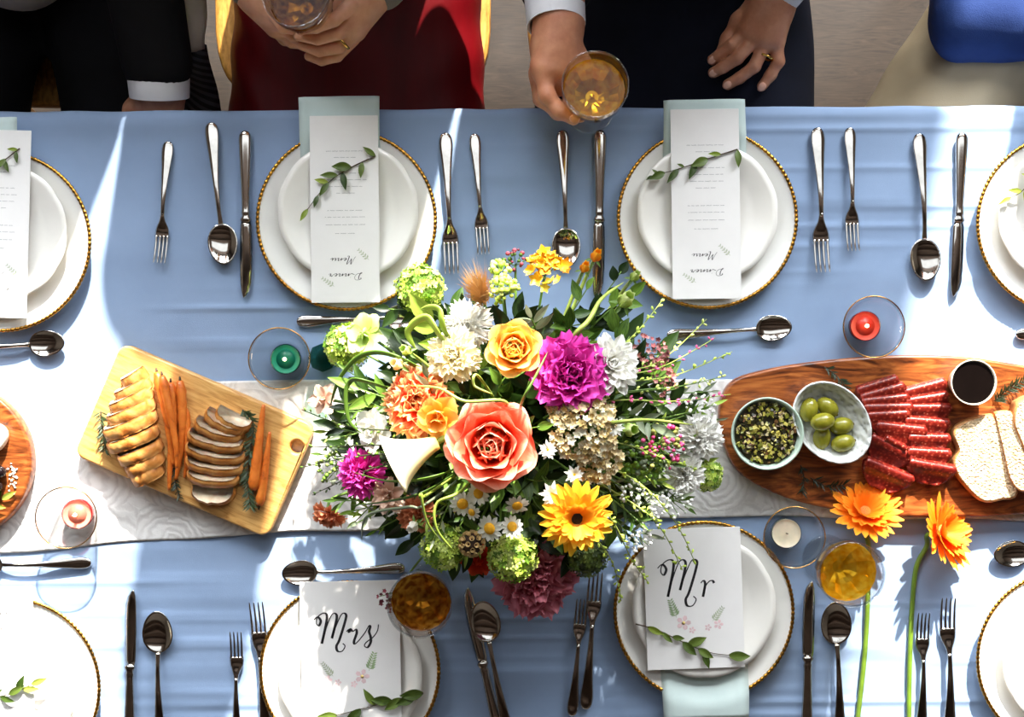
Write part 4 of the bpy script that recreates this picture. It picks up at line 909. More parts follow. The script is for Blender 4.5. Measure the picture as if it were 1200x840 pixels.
# ------------------------------------------------------------------ cutting board with chicken and carrots
BT = TZ + .0045
M_maple = wood_mat('maple_board', [(0.28, (176, 118, 56)), (0.5, (214, 162, 92)), (0.72, (228, 182, 114))], (3, 22, 22), 0.42, 1.2)
M_acacia = wood_mat('acacia_board', [(0.27, (58, 26, 10)), (0.42, (116, 58, 26)), (0.56, (154, 84, 38)), (0.75, (188, 114, 58))], (2.2, 9, 9), 0.3, 5.0, nscale=3.2)
bc = P(228, 516, BT + .02); BA = R(-23.3)
bt = tag(ob('cutting_board', slab('cutting_board', rounded(.305, .177, .016), [[(.139 + .0098 * math.cos(a), .050 + .0098 * math.sin(a)) for a in [2 * PI * i / 24 for i in range(24)]]], .021, .003, M_maple), None, T(bc.x, bc.y, BT) @ RZ(BA)),
         'rectangular light wood cutting board with a hole, under the sliced chicken', 'cutting board')
BZ = BT + .0212
def meat_mat(name, stops, sc_=70, rough=0.4):
    t = NT(name); v = t.coord(); n = t.noise(v, sc_, 5, .6)
    return t.end(t.pbr(color=t.ramp(n, stops), rough=rough, normal=t.bump(t.noise(v, 260, 3), .3, .001), Subsurface_Weight=.06, Subsurface_Scale=.005))
M_crust = meat_mat('roast_skin', [(.30, (140, 74, 24)), (.45, (200, 128, 58)), (.62, (224, 168, 98)), (.8, (236, 200, 146))], 38); M_meat = meat_mat('white_meat', [(.3, (226, 196, 158)), (.7, (246, 230, 206))], 90, .55)
M_carrot = meat_mat('roast_carrot', [(.25, (120, 50, 14)), (.45, (206, 104, 32)), (.75, (226, 132, 52))], 60)
def slice_me(w_, h_, d_, seed, top=.55):   # one cut of chicken: lens profile, browned top, pale cut faces
    rs = random.Random(seed); n = 18; prof = []
    for i in range(n + 1):
        a = PI * i / n; prof.append((-math.cos(a) * w_ / 2 * (1 + .03 * rs.uniform(-1, 1)), h_ * max(0, math.sin(a)) ** top * (1 + .05 * rs.uniform(-1, 1))))
    ys = [(-d_ / 2, .93), (-d_ / 2 + d_ * .14, 1), (d_ / 2 - d_ * .14, 1), (d_ / 2, .93)]
    g = G(); rings = [[(x * s_, y, z * s_ + .0004) for x, z in prof] for y, s_ in ys]; m = n + 1
    g.v = [p for r in rings for p in r]; g.uv = [(.5, .5)] * len(g.v)
    for k in range(3):
        for i in range(n): g.f.append((k * m + i, k * m + i + 1, (k + 1) * m + i + 1, (k + 1) * m + i)); g.m.append(1)
        g.f.append((k * m + n, k * m, (k + 1) * m, (k + 1) * m + n)); g.m.append(0)
    g.f += [tuple(range(m)), tuple(3 * m + i for i in range(m - 1, -1, -1))]; g.m += [0, 0]
    g.f = [tuple(reversed(f)) for f in g.f]
    return g.mesh('chicken_slice', [M_meat, M_crust])
def chicken(px, py, w_, h_, d_, rot, lean, z, label, grp, seed):
    return tag(ob('chicken_slice', slice_me(w_, h_, d_, seed), None, Matrix.Translation(P(px, py, z)) @ RZ(R(rot)) @ RX(R(lean))), label, 'chicken', grp)
ORD = ['first', 'second', 'third', 'fourth', 'fifth', 'sixth', 'seventh', 'eighth', 'ninth']
S1 = [(159, 442, 30, 20, 36), (157, 455, 42, 24, 34), (155, 467, 50, 28, 32), (155, 480, 56, 31, 30), (154, 495, 62, 33, 28), (158, 511, 60, 32, 26), (166, 527, 53, 30, 27), (171, 541, 46, 26, 29), (174, 554, 38, 22, 31)]
for i, (x, y, w_, h_, a) in enumerate(S1):
    chicken(x, y, w_ * S * 1.0, h_ * S * .95, .0195 if i < 5 else .0175, a - 6, 14, BZ + .001, ORD[i] + ' slice of the browned chicken breast, counted from the guests\' side', 'slices of the golden chicken breast', i)
S2 = [(276, 487, 44, -28), (267, 490, 52, -26), (258, 499, 58, -20), (255, 512, 66, -14), (254, 526, 68, -11), (253, 540, 66, -9), (252, 554, 60, -6), (251, 570, 50, -4)]
for i, (x, y, w_, a) in enumerate(S2):
    chicken(x, y, w_ * S, .026, .0135, a, 36 if i < 7 else 76, BZ + (.006 if i < 7 else .0055), ORD[i] + ' slice of the white-faced chicken breast, counted from the guests\' side' if i < 7 else 'pale round end slice lying flat below the chicken breast', 'slices of the white chicken breast' if i < 7 else None, 30 + i)
def carrot(pts, r, label, grp, z=BZ, seed=0):
    rs = random.Random(seed); ph = rs.random() * 9
    path = smooth([P(x, y, z + r * .95 + dz) for x, y, dz in pts], 6); o = path[0].copy(); o.z = z
    t = thing('roast_carrot', label, 'carrot', Matrix.Translation(o), grp)
    ob('root', G().add(*tube([p - o for p in path], lambda q: r * (.55 + .45 * min(1, q * 9)) * (1 - .72 * q ** 1.4) * (1 + .05 * math.sin(q * 55 + ph) + .04 * math.sin(q * 23)), 10)).mesh('root', M_carrot), t)
    d = (path[0] - path[1]).normalized()
    ob('stalk', G().add(*tube([path[0] - o - d * .002, path[0] - o + d * .006], lambda q: .0022 - .001 * q, 6)).mesh('stalk', M_twig), t)
LB = 'browned carrot in the bunch between the two chicken breasts'; LG = 'carrots between the chicken breasts'
carrot([(184, 436, .004), (195, 480, .006), (199, 512, .003), (203, 545, 0)], .0084, 'thick browned carrot touching the golden chicken breast', LG, seed=1)
carrot([(200, 448, 0), (203, 492, 0), (200, 535, 0), (198, 574, 0)], .0080, 'long straight browned carrot in the middle of the bunch', LG, seed=2)
carrot([(211, 446, .002), (214, 490, .002), (212, 528, 0), (206, 562, 0)], .0078, 'browned carrot with its top nearest the guests on the white chicken side of the bunch', LG, seed=3)
carrot([(190, 440, .015), (198, 478, .016), (206, 520, .014), (207, 548, .012)], .0070, 'slim browned carrot lying on top of the bunch', LG, seed=4)
carrot([(217, 478, 0), (220, 512, 0), (219, 540, 0), (216, 560, 0)], .0062, 'short browned carrot of the bunch nearest the white chicken breast', LG, seed=5)
carrot([(297, 574, .001), (301, 540, .001), (305, 505, .001), (309, 474, .001)], .0092, 'longer of the two carrots beside the rosemary and the board hole', None, seed=6)
carrot([(304, 592, 0), (309, 562, 0), (313, 532, 0), (316, 506, 0)], .0074, 'shorter carrot lying against the longer one near the board hole', None, seed=7)
M_rosemary = leaf_mat('rosemary', (36, 52, 28), (84, 104, 60)); M_rosemary2 = leaf_mat('dark_herb', (22, 30, 18), (46, 58, 34))
def rosemary(pts, label, z, n=70, m=None, length=.013, seed=0, spread=55):
    rs = random.Random(seed); path = smooth([P(x, y, z + .003) for x, y in pts], 6); o = path[0].copy(); o.z = z
    t = thing('rosemary_sprig', label, 'herb', Matrix.Translation(o), 'herb sprigs on the boards')
    ob('stem', G().add(*tube([p - o for p in path], .0011, 5)).mesh('stem', M_twig), t); g = G()
    for k in range(n):
        i = rs.randrange(len(path) - 1); p = path[i].lerp(path[i + 1], rs.random()) - o; d = (path[i + 1] - path[i]).normalized()
        a = math.atan2(-d.x, d.y) + R(spread) * (1 if k % 2 else -1) * rs.uniform(.5, 1.2); l = length * rs.uniform(.7, 1.15)
        V, F, UV = leaf_geo(l, l * .17, .3, .1, 2, 4); g.add(V, F, 0, Matrix.Translation(p + Vector((0, 0, rs.uniform(0, .003)))) @ RZ(a) @ RX(R(rs.uniform(0, 40))), UV)
    ob('needles', g.mesh('needles', m or M_rosemary), t, None, 'stuff'); return t
rosemary([(118, 482), (121, 505), (124, 528)], 'rosemary sprig by the outer side of the golden chicken breast', BZ, 60, seed=1)
rosemary([(204, 548), (206, 566), (211, 584)], 'charred rosemary tip below the bunch of carrots', BZ, 40, M_rosemary2, .010, 2)
rosemary([(284, 480), (297, 497), (293, 530), (290, 560), (294, 592)], 'long rosemary sprig between the white chicken slices and two carrots', BZ + .004, 150, seed=3, length=.014)

# ------------------------------------------------------------------ acacia serving board
top_e = [(843, 500), (845, 470), (858, 447), (885, 436), (930, 427), (990, 420), (1060, 416), (1130, 418), (1200, 428), (1290, 444), (1370, 470), (1402, 510)]
bot_e = [(1385, 550), (1310, 585), (1200, 602), (1120, 606), (1040, 605), (970, 596), (905, 577), (862, 548)]
out = [P(x, y, BT + .02) for x, y in [tuple(p)[:2] for p in smooth([(x, y, 0) for x, y in top_e + bot_e + top_e[:1]], 4)][:-1]]
ac = P(1110, 512, BT + .02); ac.z = BT
tag(ob('serving_board', slab('serving_board', [((p - ac).x, (p - ac).y) for p in reversed(out)], [], .021, .004, M_acacia), None, Matrix.Translation(ac)), 'long oval acacia serving board carrying olives, salami and bread', 'serving board')
AZ = BT + .0212
M_celadon = china_mat('celadon_glaze', (188, 208, 192)); M_cream = china_mat('cream_glaze', (226, 216, 196))
gb = P(899, 508, AZ + .04); gb.z = AZ
bowl_prof = lambda r, h, f: [(.0003, 0), (f, 0), (f * 1.02, .003), (r * .80, h * .42), (r * .965, h * .8), (r, h), (r * .955, h * 1.01), (r * .91, h * .8), (r * .74, h * .44), (f * .9, .006), (.0003, .0055)]
tag(ob('relish_bowl', G().add(*lathe(bowl_prof(.0515, .042, .026), 56)).mesh('bowl', M_celadon), None, Matrix.Translation(gb)), 'round pale green bowl filled with chopped relish', 'bowl')
rel = G(); rs = random.Random(8)
rel.add(*lathe([(.0003, .0065), (.030, .012), (.0405, .024), (.0445, .0310), (.0003, .0325)], 30), 0)
for k in range(420):
    a, r_ = rs.uniform(0, 2 * PI), .0430 * math.sqrt(rs.random()); s_ = rs.uniform(.0011, .0030)
    V, F = box(-s_, s_, -s_ * rs.uniform(.5, 1), s_ * rs.uniform(.5, 1), -s_ * .6, s_ * .6)
    rel.add(V, F, rs.choice((0, 0, 1, 1, 2, 2, 3, 4)), Matrix.Translation((r_ * math.cos(a), r_ * math.sin(a), .0315 + rs.uniform(0, .004))) @ RZ(rs.uniform(0, 6)) @ RX(rs.uniform(-.7, .7)))
o = ob('olive_relish', rel.mesh('relish', [plain('relish_dark', (44, 40, 20), .35), plain('relish_green', (122, 124, 40), .35), plain('relish_yellow', (190, 176, 84), .4), plain('relish_brown', (104, 72, 40), .4), plain('relish_pale', (206, 190, 140), .4)], False), None, Matrix.Translation(gb), 'stuff')
tag(o, 'chopped dark green relish in the pale green bowl', 'relish')
def dimple_mat():
    t = NT('dimpled_white'); vo = t.n('ShaderNodeTexVoronoi', feature='SMOOTH_F1'); vo.inputs['Scale'].default_value = 125; t.l(t.coord(), vo.inputs['Vector'])
    return t.end(t.pbr(color=t.ramp(vo.outputs['Distance'], [(0, (206, 210, 208)), (.6, (232, 234, 230))]), rough=.2, normal=t.bump(vo.outputs['Distance'], 1.0, .005)))
wb = P(975, 495, AZ + .035); wb.z = AZ
WB = Matrix.Translation(wb) @ RZ(R(-50)) @ SC(1.28, 1.0, 1)
tag(ob('olive_bowl', G().add(*lathe(bowl_prof(.0500, .036, .028), 60)).mesh('bowl', dimple_mat()), None, WB), 'oval white dimpled bowl holding green olives', 'bowl')
M_oliveg = meat_mat('green_olive', [(.3, (116, 114, 22)), (.7, (160, 154, 52))], 50, .22)
for x, y, rot, z, lb in ((948, 480, 75, .021, 'olive by the bowl rim nearest the relish bowl'), (970, 477, -40, .019, 'olive nearest the guests in the dimpled bowl'), (964, 494, 12, .032, 'olive resting on top of the other olives'), (986, 499, 10, .018, 'olive on the salami side, touching the top olive'), (988, 519, 14, .020, 'olive lying apart toward the broad salami slices'), (963, 513, 80, .014, 'olive half hidden under the top olive')):
    q = P(x, y, AZ + z); t = thing('green_olive', 'green ' + lb, 'olive', Matrix.Translation(q) @ RZ(R(rot)), 'olives in the dimpled white bowl')
    ob('flesh', G().add(*ell(.0178, .0128, .0124, 16, 10)).mesh('flesh', M_oliveg), t); ob('stem_scar', G().add(*ell(.0012, .0024, .0024, 8, 5, (.0174, 0, .001))).mesh('stem_scar', M_twig), t)
def salami_mat():
    t = NT('salami'); v = t.coord(); vo = t.n('ShaderNodeTexVoronoi', feature='F1'); vo.inputs['Scale'].default_value = 210; vo.inputs['Randomness'].default_value = 1; t.l(v, vo.inputs['Vector'])
    n = t.noise(v, 130, 4, 1.0); m = t.n('ShaderNodeMath', operation='MULTIPLY'); t.l(vo.outputs['Distance'], m.inputs[0]); t.l(n, m.inputs[1])
    col = t.ramp(m.outputs[0], [(.03, (206, 140, 112)), (.09, (150, 52, 36)), (.24, (118, 28, 19)), (.5, (84, 15, 11))])
    return t.end(t.pbr(color=col, rough=.33, normal=t.bump(n, .4, .001)))
M_salami = salami_mat()
def salami_me(r, th, puff, seed):          # a thin round slice folded in half; the fold lies along local +y
    rs = random.Random(seed); ph = rs.random() * 6
    def f(u_, v_):
        s_ = (v_ - .5) * 2; q = abs(s_); y = -r * (q ** 1.0) * .95; hw = math.sqrt(max(0, r * r - y * y * .98)) * (1 - .10 * (1 - min(1, q * 6)))
        lift = puff * math.exp(-((y + r * .16) / (r * .3)) ** 2) + .0012 * math.sin(u_ * 11 + ph) * q
        z = (lift if s_ > 0 else 0) + (th if s_ > 0 else 0) + (.5 * puff * (1 - min(1, q * 8)))
        return ((u_ - .5) * 2 * hw, y + (.0016 * (1 - min(1, q * 8))), z)
    V, F, UV = patch(14, 24, f)
    return G().add(V, F, 0, None, UV).mesh('salami_slice', M_salami)
SL = [(1026, 447, 26, -17), (1082, 450, 26, -15), (1032, 455, 28, -15), (1085, 463, 26, -9), (1036, 464, 29, -6), (1090, 474, 24, -1), (1040, 473, 30, -1), (1086, 490, 27, 4), (1039, 482, 26, -3), (1088, 509, 25, 1), (1056, 497, 30, 6), (1088, 526, 26, 3), (1050, 517, 14, 28)]
CNT = {}
for i, (x, y, hw, a) in enumerate(SL):
    col_ = 'row nearest the bread' if x > 1070 else 'row beside the olive bowl'
    o = ob('salami_slice', salami_me(hw * S, .0014, .0045, i), None, Matrix.Translation(P(x, y, AZ + .0012 + .0011 * i)) @ RZ(R(-a)) @ RX(R(4))); m_ = o.modifiers.new('t', 'SOLIDIFY'); m_.thickness = .0011
    cnt_ = CNT.setdefault(col_, []); cnt_.append(1)
    tag(o, ORD[len(cnt_) - 1] + ' folded salami slice from the guests\' side in the ' + col_, 'salami', 'salami slices, ' + col_)
for i, (x, y, hw, a, lb) in enumerate(((1046, 520, 29, 28, 'broad folded salami slice touching the lower rim of the olive bowl'), (1042, 546, 31, 22, 'broad folded salami slice behind the first orange gerbera'), (1091, 541, 28, 10, 'broad folded salami slice behind the drooping gerbera, next to bread'))):
    o = ob('salami_slice', salami_me(hw * S, .002, .009, 40 + i), None, Matrix.Translation(P(x, y, AZ + .006 + .003 * i)) @ RZ(R(-a)) @ RX(R(6))); m_ = o.modifiers.new('t', 'SOLIDIFY'); m_.thickness = .0011; tag(o, lb, 'salami')
# sauce cup
cu_ = P(1141, 448, AZ + .035); cu_.z = AZ
t = thing('sauce_cup', 'small cream cup of dark sauce beside the bread', 'cup', Matrix.Translation(cu_)); ob('cup', G().add(*lathe(bowl_prof(.0325, .036, .024), 48)).mesh('cup', M_cream), t)
tag(ob('dark_sauce', G().add(*lathe([(.0003, .0065), (.021, .0066), (.0245, .016), (.0302, .0328), (.0296, .0330), (.0285, .0330), (.0003, .0330)], 40)).mesh('sauce', plain('balsamic', (14, 9, 8), .06, spec=.6)), None, Matrix.Translation(cu_)), 'dark sauce filling the small cream cup', 'sauce')
# bread
def crumb_mat():
    t = NT('bread_crumb'); v = t.coord(); vo = t.n('ShaderNodeTexVoronoi', feature='SMOOTH_F1'); vo.inputs['Scale'].default_value = 330; t.l(v, vo.inputs['Vector']); n = t.noise(v, 90, 4)
    return t.end(t.pbr(color=t.ramp(n, [(.3, (196, 164, 122)), (.6, (226, 202, 166))]), rough=.9, normal=t.bump(vo.outputs['Distance'], .8, .003), spec=.1))
M_crumb = crumb_mat(); M_breadcrust = meat_mat('bread_crust', [(.3, (150, 92, 46)), (.7, (206, 150, 92))], 40, .6)
def bread(px_out, th, label, M, z):
    c = sum((P(x, y, z) for x, y in px_out), Vector()) / len(px_out)
    pts = smooth([P(x, y, z) - c for x, y in px_out] + [P(*px_out[0], z) - c], 4)[:-1]; n = len(pts)
    a2 = sum(pts[i].x * pts[(i + 1) % n].y - pts[(i + 1) % n].x * pts[i].y for i in range(n))
    if a2 < 0: pts.reverse()
    t = thing('bread_slice', label, 'bread', Matrix.Translation(c) @ M, 'bread slices on the acacia board')
    lay = [(.955, 0), (1, th * .15), (1, th * .85), (.965, th)]
    V, F = loft([[(p.x * s_, p.y * s_, h_) for p in pts] for s_, h_ in lay]); ob('crust', G().add(V, F).mesh('crust', M_breadcrust), t)
    ob('crumb', G().add(*prism([(p.x * .945, p.y * .945) for p in pts], th * .6, th + .0006)).mesh('crumb', M_crumb, False), t); return t
bread([(1158, 484), (1138, 488), (1119, 497), (1113, 508), (1119, 526), (1113, 541), (1122, 562), (1146, 586), (1168, 585), (1188, 577), (1176, 530), (1166, 498)], .016, 'pale bread slice lying flat beside the salami', Matrix(), AZ + .001)
bread([(1162, 482), (1180, 481), (1186, 500), (1198, 540), (1204, 566), (1192, 574), (1180, 560), (1172, 525)], .016, 'narrow bread slice leaning between the flat slice and the loaf end', T(0, 0, .010) @ RY(R(-16)), AZ + .001)
bread([(1186, 470), (1204, 462), (1235, 466), (1262, 490), (1270, 530), (1255, 562), (1228, 572), (1206, 556), (1192, 520), (1182, 492)], .034, 'thick crusty bread end behind the narrow slice', RY(R(-8)), AZ + .004)
rosemary([(1165, 470), (1182, 456), (1205, 444), (1230, 440)], 'dark rosemary sprig between the sauce cup and the bread', AZ, 90, M_rosemary2, .014, 5)
rosemary([(966, 430), (980, 440), (992, 455)], 'dark herb twig by the far rim of the olive bowl', AZ, 26, M_rosemary2, .012, 6)
rosemary([(938, 545), (942, 560), (940, 578)], 'dark herb twig below the relish bowl', AZ, 22, M_rosemary2, .012, 7)
rosemary([(950, 560), (970, 570), (990, 568)], 'dark herb twig below the olive bowl', AZ, 26, M_rosemary2, .014, 8)

# ------------------------------------------------------------------ round board at the end of the runner
rb = P(-54, 541, BT + .02); rb.z = BT
tag(ob('round_board', slab('round_board', [(.1125 * math.cos(2 * PI * i / 56), .1125 * math.sin(2 * PI * i / 56)) for i in range(56)], [], .022, .004, M_acacia), None, Matrix.Translation(rb)), 'round reddish wooden board on the lace runner', 'board')
M_cheese = plain('soft_cheese', (240, 232, 214), .6, bump=.3)
q = P(-8, 512, BT + .03); tag(ob('cheese_round', G().add(*lathe([(.0003, 0), (.019, 0), (.021, .004), (.021, .013), (.019, .016), (.0003, .0165)], 30, lambda a, r, z: 1 + .04 * math.sin(a * 3))).mesh('cheese', [M_cheese]), None, T(q.x, q.y, BT + .0222)), 'white cheese round on the round reddish board', 'cheese')
M_blackolive = plain('black_olive', (24, 14, 16), .2)
for x, y in ((-2, 553), (-14, 562), (-6, 570)):
    q = P(x, y, BT + .03); tag(ob('black_olive', G().add(*ell(.0125, .0098, .0098, 14, 8)).mesh('olive', M_blackolive), None, T(q.x, q.y, BT + .032)), 'black olive on the round reddish board', 'olive', 'black olives on the round board')
leaf_sprig('green herb leaves on the round reddish board', [(-30, 596), (-12, 592), (4, 584)], [(.3, 30, 0, .9), (.5, -30, 2, .9), (.7, 40, 0, .9), (.95, 0, 2, .9)], BT + .0222)
rs = random.Random(3); g = G()
for k in range(40):
    V, F = ell(*(rs.uniform(.0008, .002) for _ in range(3)), 6, 4); g.add(V, F, 0, T(rs.gauss(0, .0035), rs.gauss(0, .012), .001))
q = P(16, 559, BT + .022); tag(ob('cheese_crumbs', g.mesh('crumbs', M_cheese), None, T(q.x, q.y, BT + .0222), 'stuff'), 'white cheese crumbs on the round reddish board', 'crumbs')

# ------------------------------------------------------------------ the bouquet
VC = P(606, 512, TZ + .10)
M_vase = china_mat('vase_glaze', (206, 208, 204))
tag(ob('flower_bowl', G().add(*lathe([(.0003, 0), (.050, 0), (.052, .006), (.030, .022), (.030, .030), (.066, .058), (.084, .092), (.088, .115), (.084, .115), (.080, .092), (.062, .062), (.020, .038), (.0003, .036)], 56)).mesh('vase', M_vase), None, T(VC.x, VC.y, TZ + .0045)), 'pale footed bowl hidden under the flower bouquet', 'vase')
M_stem = plain('green_stem', (92, 124, 44), .5, var=.25); M_stem2 = plain('pale_stem', (158, 176, 78), .5, var=.2); M_darkstem = plain('dark_stem', (52, 60, 30), .6)
rb_ = random.Random(11)
def BQ(px, py, dz=0.0):
    d = math.hypot(px - 612, (py - 500) * 1.05) / 268
    return P(px, py, TZ + .075 + .165 * math.sqrt(max(0, 1 - d * d)) + dz)
def facing(p, lean=.75, toward=None):
    v = Vector((p.x - VC.x, p.y - VC.y, 0)) / .33
    d = v * lean + Vector((0, 0, 1))
    if toward: d = Vector(toward)
    return d.normalized()
def mouth(p):                              # where a stem enters the bowl
    v = Vector((p.x - VC.x, p.y - VC.y, 0)); v = v.normalized() * min(.055, v.length * .45) if v.length > 1e-6 else v
    return Vector((VC.x + v.x, VC.y + v.y, TZ + .112)), Vector((VC.x - v.x * .35, VC.y - v.y * .35, TZ + .055))
def stem_part(t, p, d, r=.0022, m=None, gap=.0, drop=.03):
    a, b = mouth(p); inv = t.matrix_basis.inverted()
    path = smooth([p - d * gap, p - d * (gap + drop), a.lerp(p, .35) - Vector((0, 0, .004)), a, b], 6)
    return ob('stem', G().add(*tube([inv @ q for q in path], r, 6)).mesh('stem', m or M_stem), t)
FLW = 'flowers in the centre bouquet'
def flower(name, label, cat, p, d, group=None, spin=0, stem=True, sr=.0022, sm_=None, gap=0, drop=.03):
    t = thing(name, label, cat, Matrix.Translation(p) @ aim(d, spin), group)
    if stem: stem_part(t, p, d, sr, sm_, gap, drop)
    return t
def px2m(r, p): return r * S * (CZ - p.z) / (CZ - TZ)
def prof(shape, v):
    if shape == 'round': return .22 + .78 * math.sin(PI / 2 * min(1, v / .62)) if v < .62 else 1 - .42 * ((v - .62) / .38) ** 2.2
    if shape == 'strap': return .35 + .65 * min(1, v / .5) if v < .72 else 1 - .8 * ((v - .72) / .28) ** 2
    if shape == 'point': return max(.04, math.sin(PI * min(1, v * .96 + .04) ** .8))
    return .15 + .85 * v ** .8             # fan
def petal_geo(L_, W, shape='round', cup=.25, bend=.0, roll=.0, ruf=.0, ph=0.0, nu=6, nv=7):
    def f(u_, v_):
        x = (u_ - .5) * 2; X = x * W / 2 * prof(shape, v_)
        if abs(bend) > 1e-4: Y, Z = L_ * math.sin(bend * v_) / bend, L_ * (1 - math.cos(bend * v_)) / bend
        else: Y, Z = L_ * v_, 0
        if shape in ('round', 'fan'): Y -= L_ * .16 * x * x * v_
        Z += cup * W * x * x * (.25 + .75 * v_) * prof(shape, v_) - roll * L_ * max(0, v_ - .6) ** 2 * 6
        Z += ruf * L_ * v_ * v_ * math.sin(x * 4.5 + ph) + ruf * L_ * .5 * v_ ** 3 * math.sin(x * 11 + ph * 2); Y += ruf * L_ * .6 * v_ ** 3 * math.sin(x * 9 + ph)
        return (X, Y, Z)
    return patch(nu, nv, f)
def petal_mesh(m, *a, **k):
    V, F, UV = petal_geo(*a, **k); return G().add(V, F, 0, None, UV).mesh('petal', m)
def whorl(t, me_list, n, elev, rho, z=0.0, a0=0.0, jit=0.0, rs=None, name='petal', sj=0.0):
    rs = rs or rb_
    for i in range(n):
        me = me_list[i % len(me_list)] if isinstance(me_list, list) else me_list
        ob(name, me, t, RZ(2 * PI * i / n + a0 + rs.uniform(-jit, jit)) @ T(0, rho, z) @ RX(R(elev + rs.uniform(-jit, jit) * 40)) @ SC(1 + rs.uniform(-sj, sj)))
def sepals(t, r, m=None):
    V, F, UV = petal_geo(r, r * .35, 'point', .3, -.4); me = G().add(V, F, 0, None, UV).mesh('sepal', m or M_stem)
    whorl(t, me, 5, -18, r * .15, -.002, name='sepal')
def rose(name, label, px, py, r, m, dz=0, d=None, seed=0, open_=1.0):
    rs = random.Random(seed); p = BQ(px, py, dz); d = d or facing(p, .35); q = px2m(r, p); p = p - d * q * .55
    t = flower(name, label, 'flower', p, d, FLW, rs.uniform(0, 6), drop=.03)
    for k, (n, e, rho, L_, W, cup, roll) in enumerate(((2, 97, .03, .60, .36, .6, 0), (3, 93, .09, .66, .52, .55, 0), (4, 89, .16, .70, .66, .42, .03), (5, 82, .23, .74, .80, .34, .06), (5, 70, .29, .80, .92, .28, .10), (6, 54, .31, .82, 1.0, .24, .14), (6, 36, .31, .80, 1.06, .20, .16), (5, 16, .26, .80, 1.1, .16, .18))):
        if e < 30 and open_ < .9: continue
        me = petal_mesh(m, L_ * q, W * q, 'round', cup, .25, roll, .015, rs.random() * 6, 10, 10)
        whorl(t, me, n, e, rho * q, 0, k * .7 + rs.random(), .08, rs)
    sepals(t, q * .7); return t
def ruffled(name, label, px, py, r, m, dz=0, d=None, seed=0, layers=5, n0=5, shape='fan', flat=1.0, rr_=.12, wid=.62):
    rs = random.Random(seed); p = BQ(px, py, dz); d = d or facing(p, .5); q = px2m(r, p); p = p - d * q * .4
    t = flower(name, label, 'flower', p, d, FLW, rs.uniform(0, 6))
    for k in range(layers):
        f = k / max(1, layers - 1); e = 88 - 78 * f ** .9
        mes = [petal_mesh(m, q * (.62 + .36 * f) * flat, q * wid * (.8 + .35 * f), shape, .18, .35 - .3 * f, .05, rr_, rs.random() * 6, nu=8, nv=6) for _ in range(2)]
        whorl(t, mes, n0 + 2 * k, e, q * (.02 + .10 * f), 0, rs.random() * 6, .22, rs, sj=.1)
    sepals(t, q * .5); return t
def disc_part(t, r, h, m, name='flower_centre', n=60, seed=0):
    rs = random.Random(seed); g = G().add(*lathe([(.0002, 0), (r * .9, 0), (r, h * .3), (r * .8, h * .75), (r * .4, h), (.0002, h * 1.02)], 20))
    for i in range(n):
        a = i * 2.39996; q = r * .92 * math.sqrt((i + .5) / n); g.add(*ell(r * .07, r * .07, r * .09, 5, 3), 0, T(q * math.cos(a), q * math.sin(a), h * (1 - (q / r) ** 2 * .5)))
    return ob(name, g.mesh(name, m), t)
def daisy_like(name, label, p, d, q, m, mc, n, layers, cr, group=None, wid=.22, stem=True, joined=False, elev=12, shape='strap', seed=0, bend=-.25, sr=.002):
    rs = random.Random(seed); t = flower(name, label, 'flower', p, d, group, rs.uniform(0, 6), stem, sr)
    for k in range(layers):
        L_ = q * (1 - .22 * k); V, F, UV = petal_geo(L_ * .9, q * wid, shape, .12, bend, .0, .015, rs.random() * 6, 4, 5)
        if joined:
            g = G()
            for i in range(n): g.add(V, F, 0, RZ(2 * PI * (i + .5 * k) / n + rs.uniform(-.1, .1)) @ T(0, q * .08, k * q * .03) @ RX(R(elev + 14 * k + rs.uniform(-10, 10))), UV)
            ob('petals', g.mesh('petals', m), t, None, 'stuff')
        else: whorl(t, G().add(V, F, 0, None, UV).mesh('petal', m), n, elev + 16 * k, q * .08, k * q * .03, k * .15, .1, rs, sj=.06)
    disc_part(t, q * cr, q * cr * .55, mc, seed=seed)
    return t
def pompom(label, px, py, r, mats, dz=0, seed=0, n=230, stem_m=None):
    rs = random.Random(seed); p = BQ(px, py, dz); d = facing(p, .8); q = px2m(r, p); p = p - d * q * .5
    t = flower('viburnum_ball', label, 'flower', p, d, FLW, 0, True, .002)
    ob('core', G().add(*ell(q * .78, q * .78, q * .70, 14, 8, (0, 0, q * .15))).mesh('core', mats[-1]), t)
    g = G(); fl = q * .19
    for i in range(n):
        z = 1 - 2 * (i + .5) / n; a = i * 2.39996; s_ = math.sqrt(1 - z * z)
        nrm = Vector((s_ * math.cos(a), s_ * math.sin(a), z)); rad = q * rs.uniform(.80, 1.0)
        pos = Vector((nrm.x * rad, nrm.y * rad, nrm.z * rad * .9 + q * .15)); M = Matrix.Translation(pos) @ aim(nrm + Vector((rs.gauss(0, .25), rs.gauss(0, .25), rs.gauss(0, .25))), rs.uniform(0, 6)); mi = rs.choice(range(len(mats)))
        for k in range(5):
            c, s2 = math.cos(k * 2 * PI / 5), math.sin(k * 2 * PI / 5)
            g.add([(0, 0, 0), (c * fl * .6 - s2 * fl * .32, s2 * fl * .6 + c * fl * .32, fl * .1), (c * fl, s2 * fl, fl * .22), (c * fl * .6 + s2 * fl * .32, s2 * fl * .6 - c * fl * .32, fl * .1)], [(0, 3, 2, 1)], mi, M)
    ob('florets', g.mesh('florets', mats, False), t, None, 'stuff'); return t
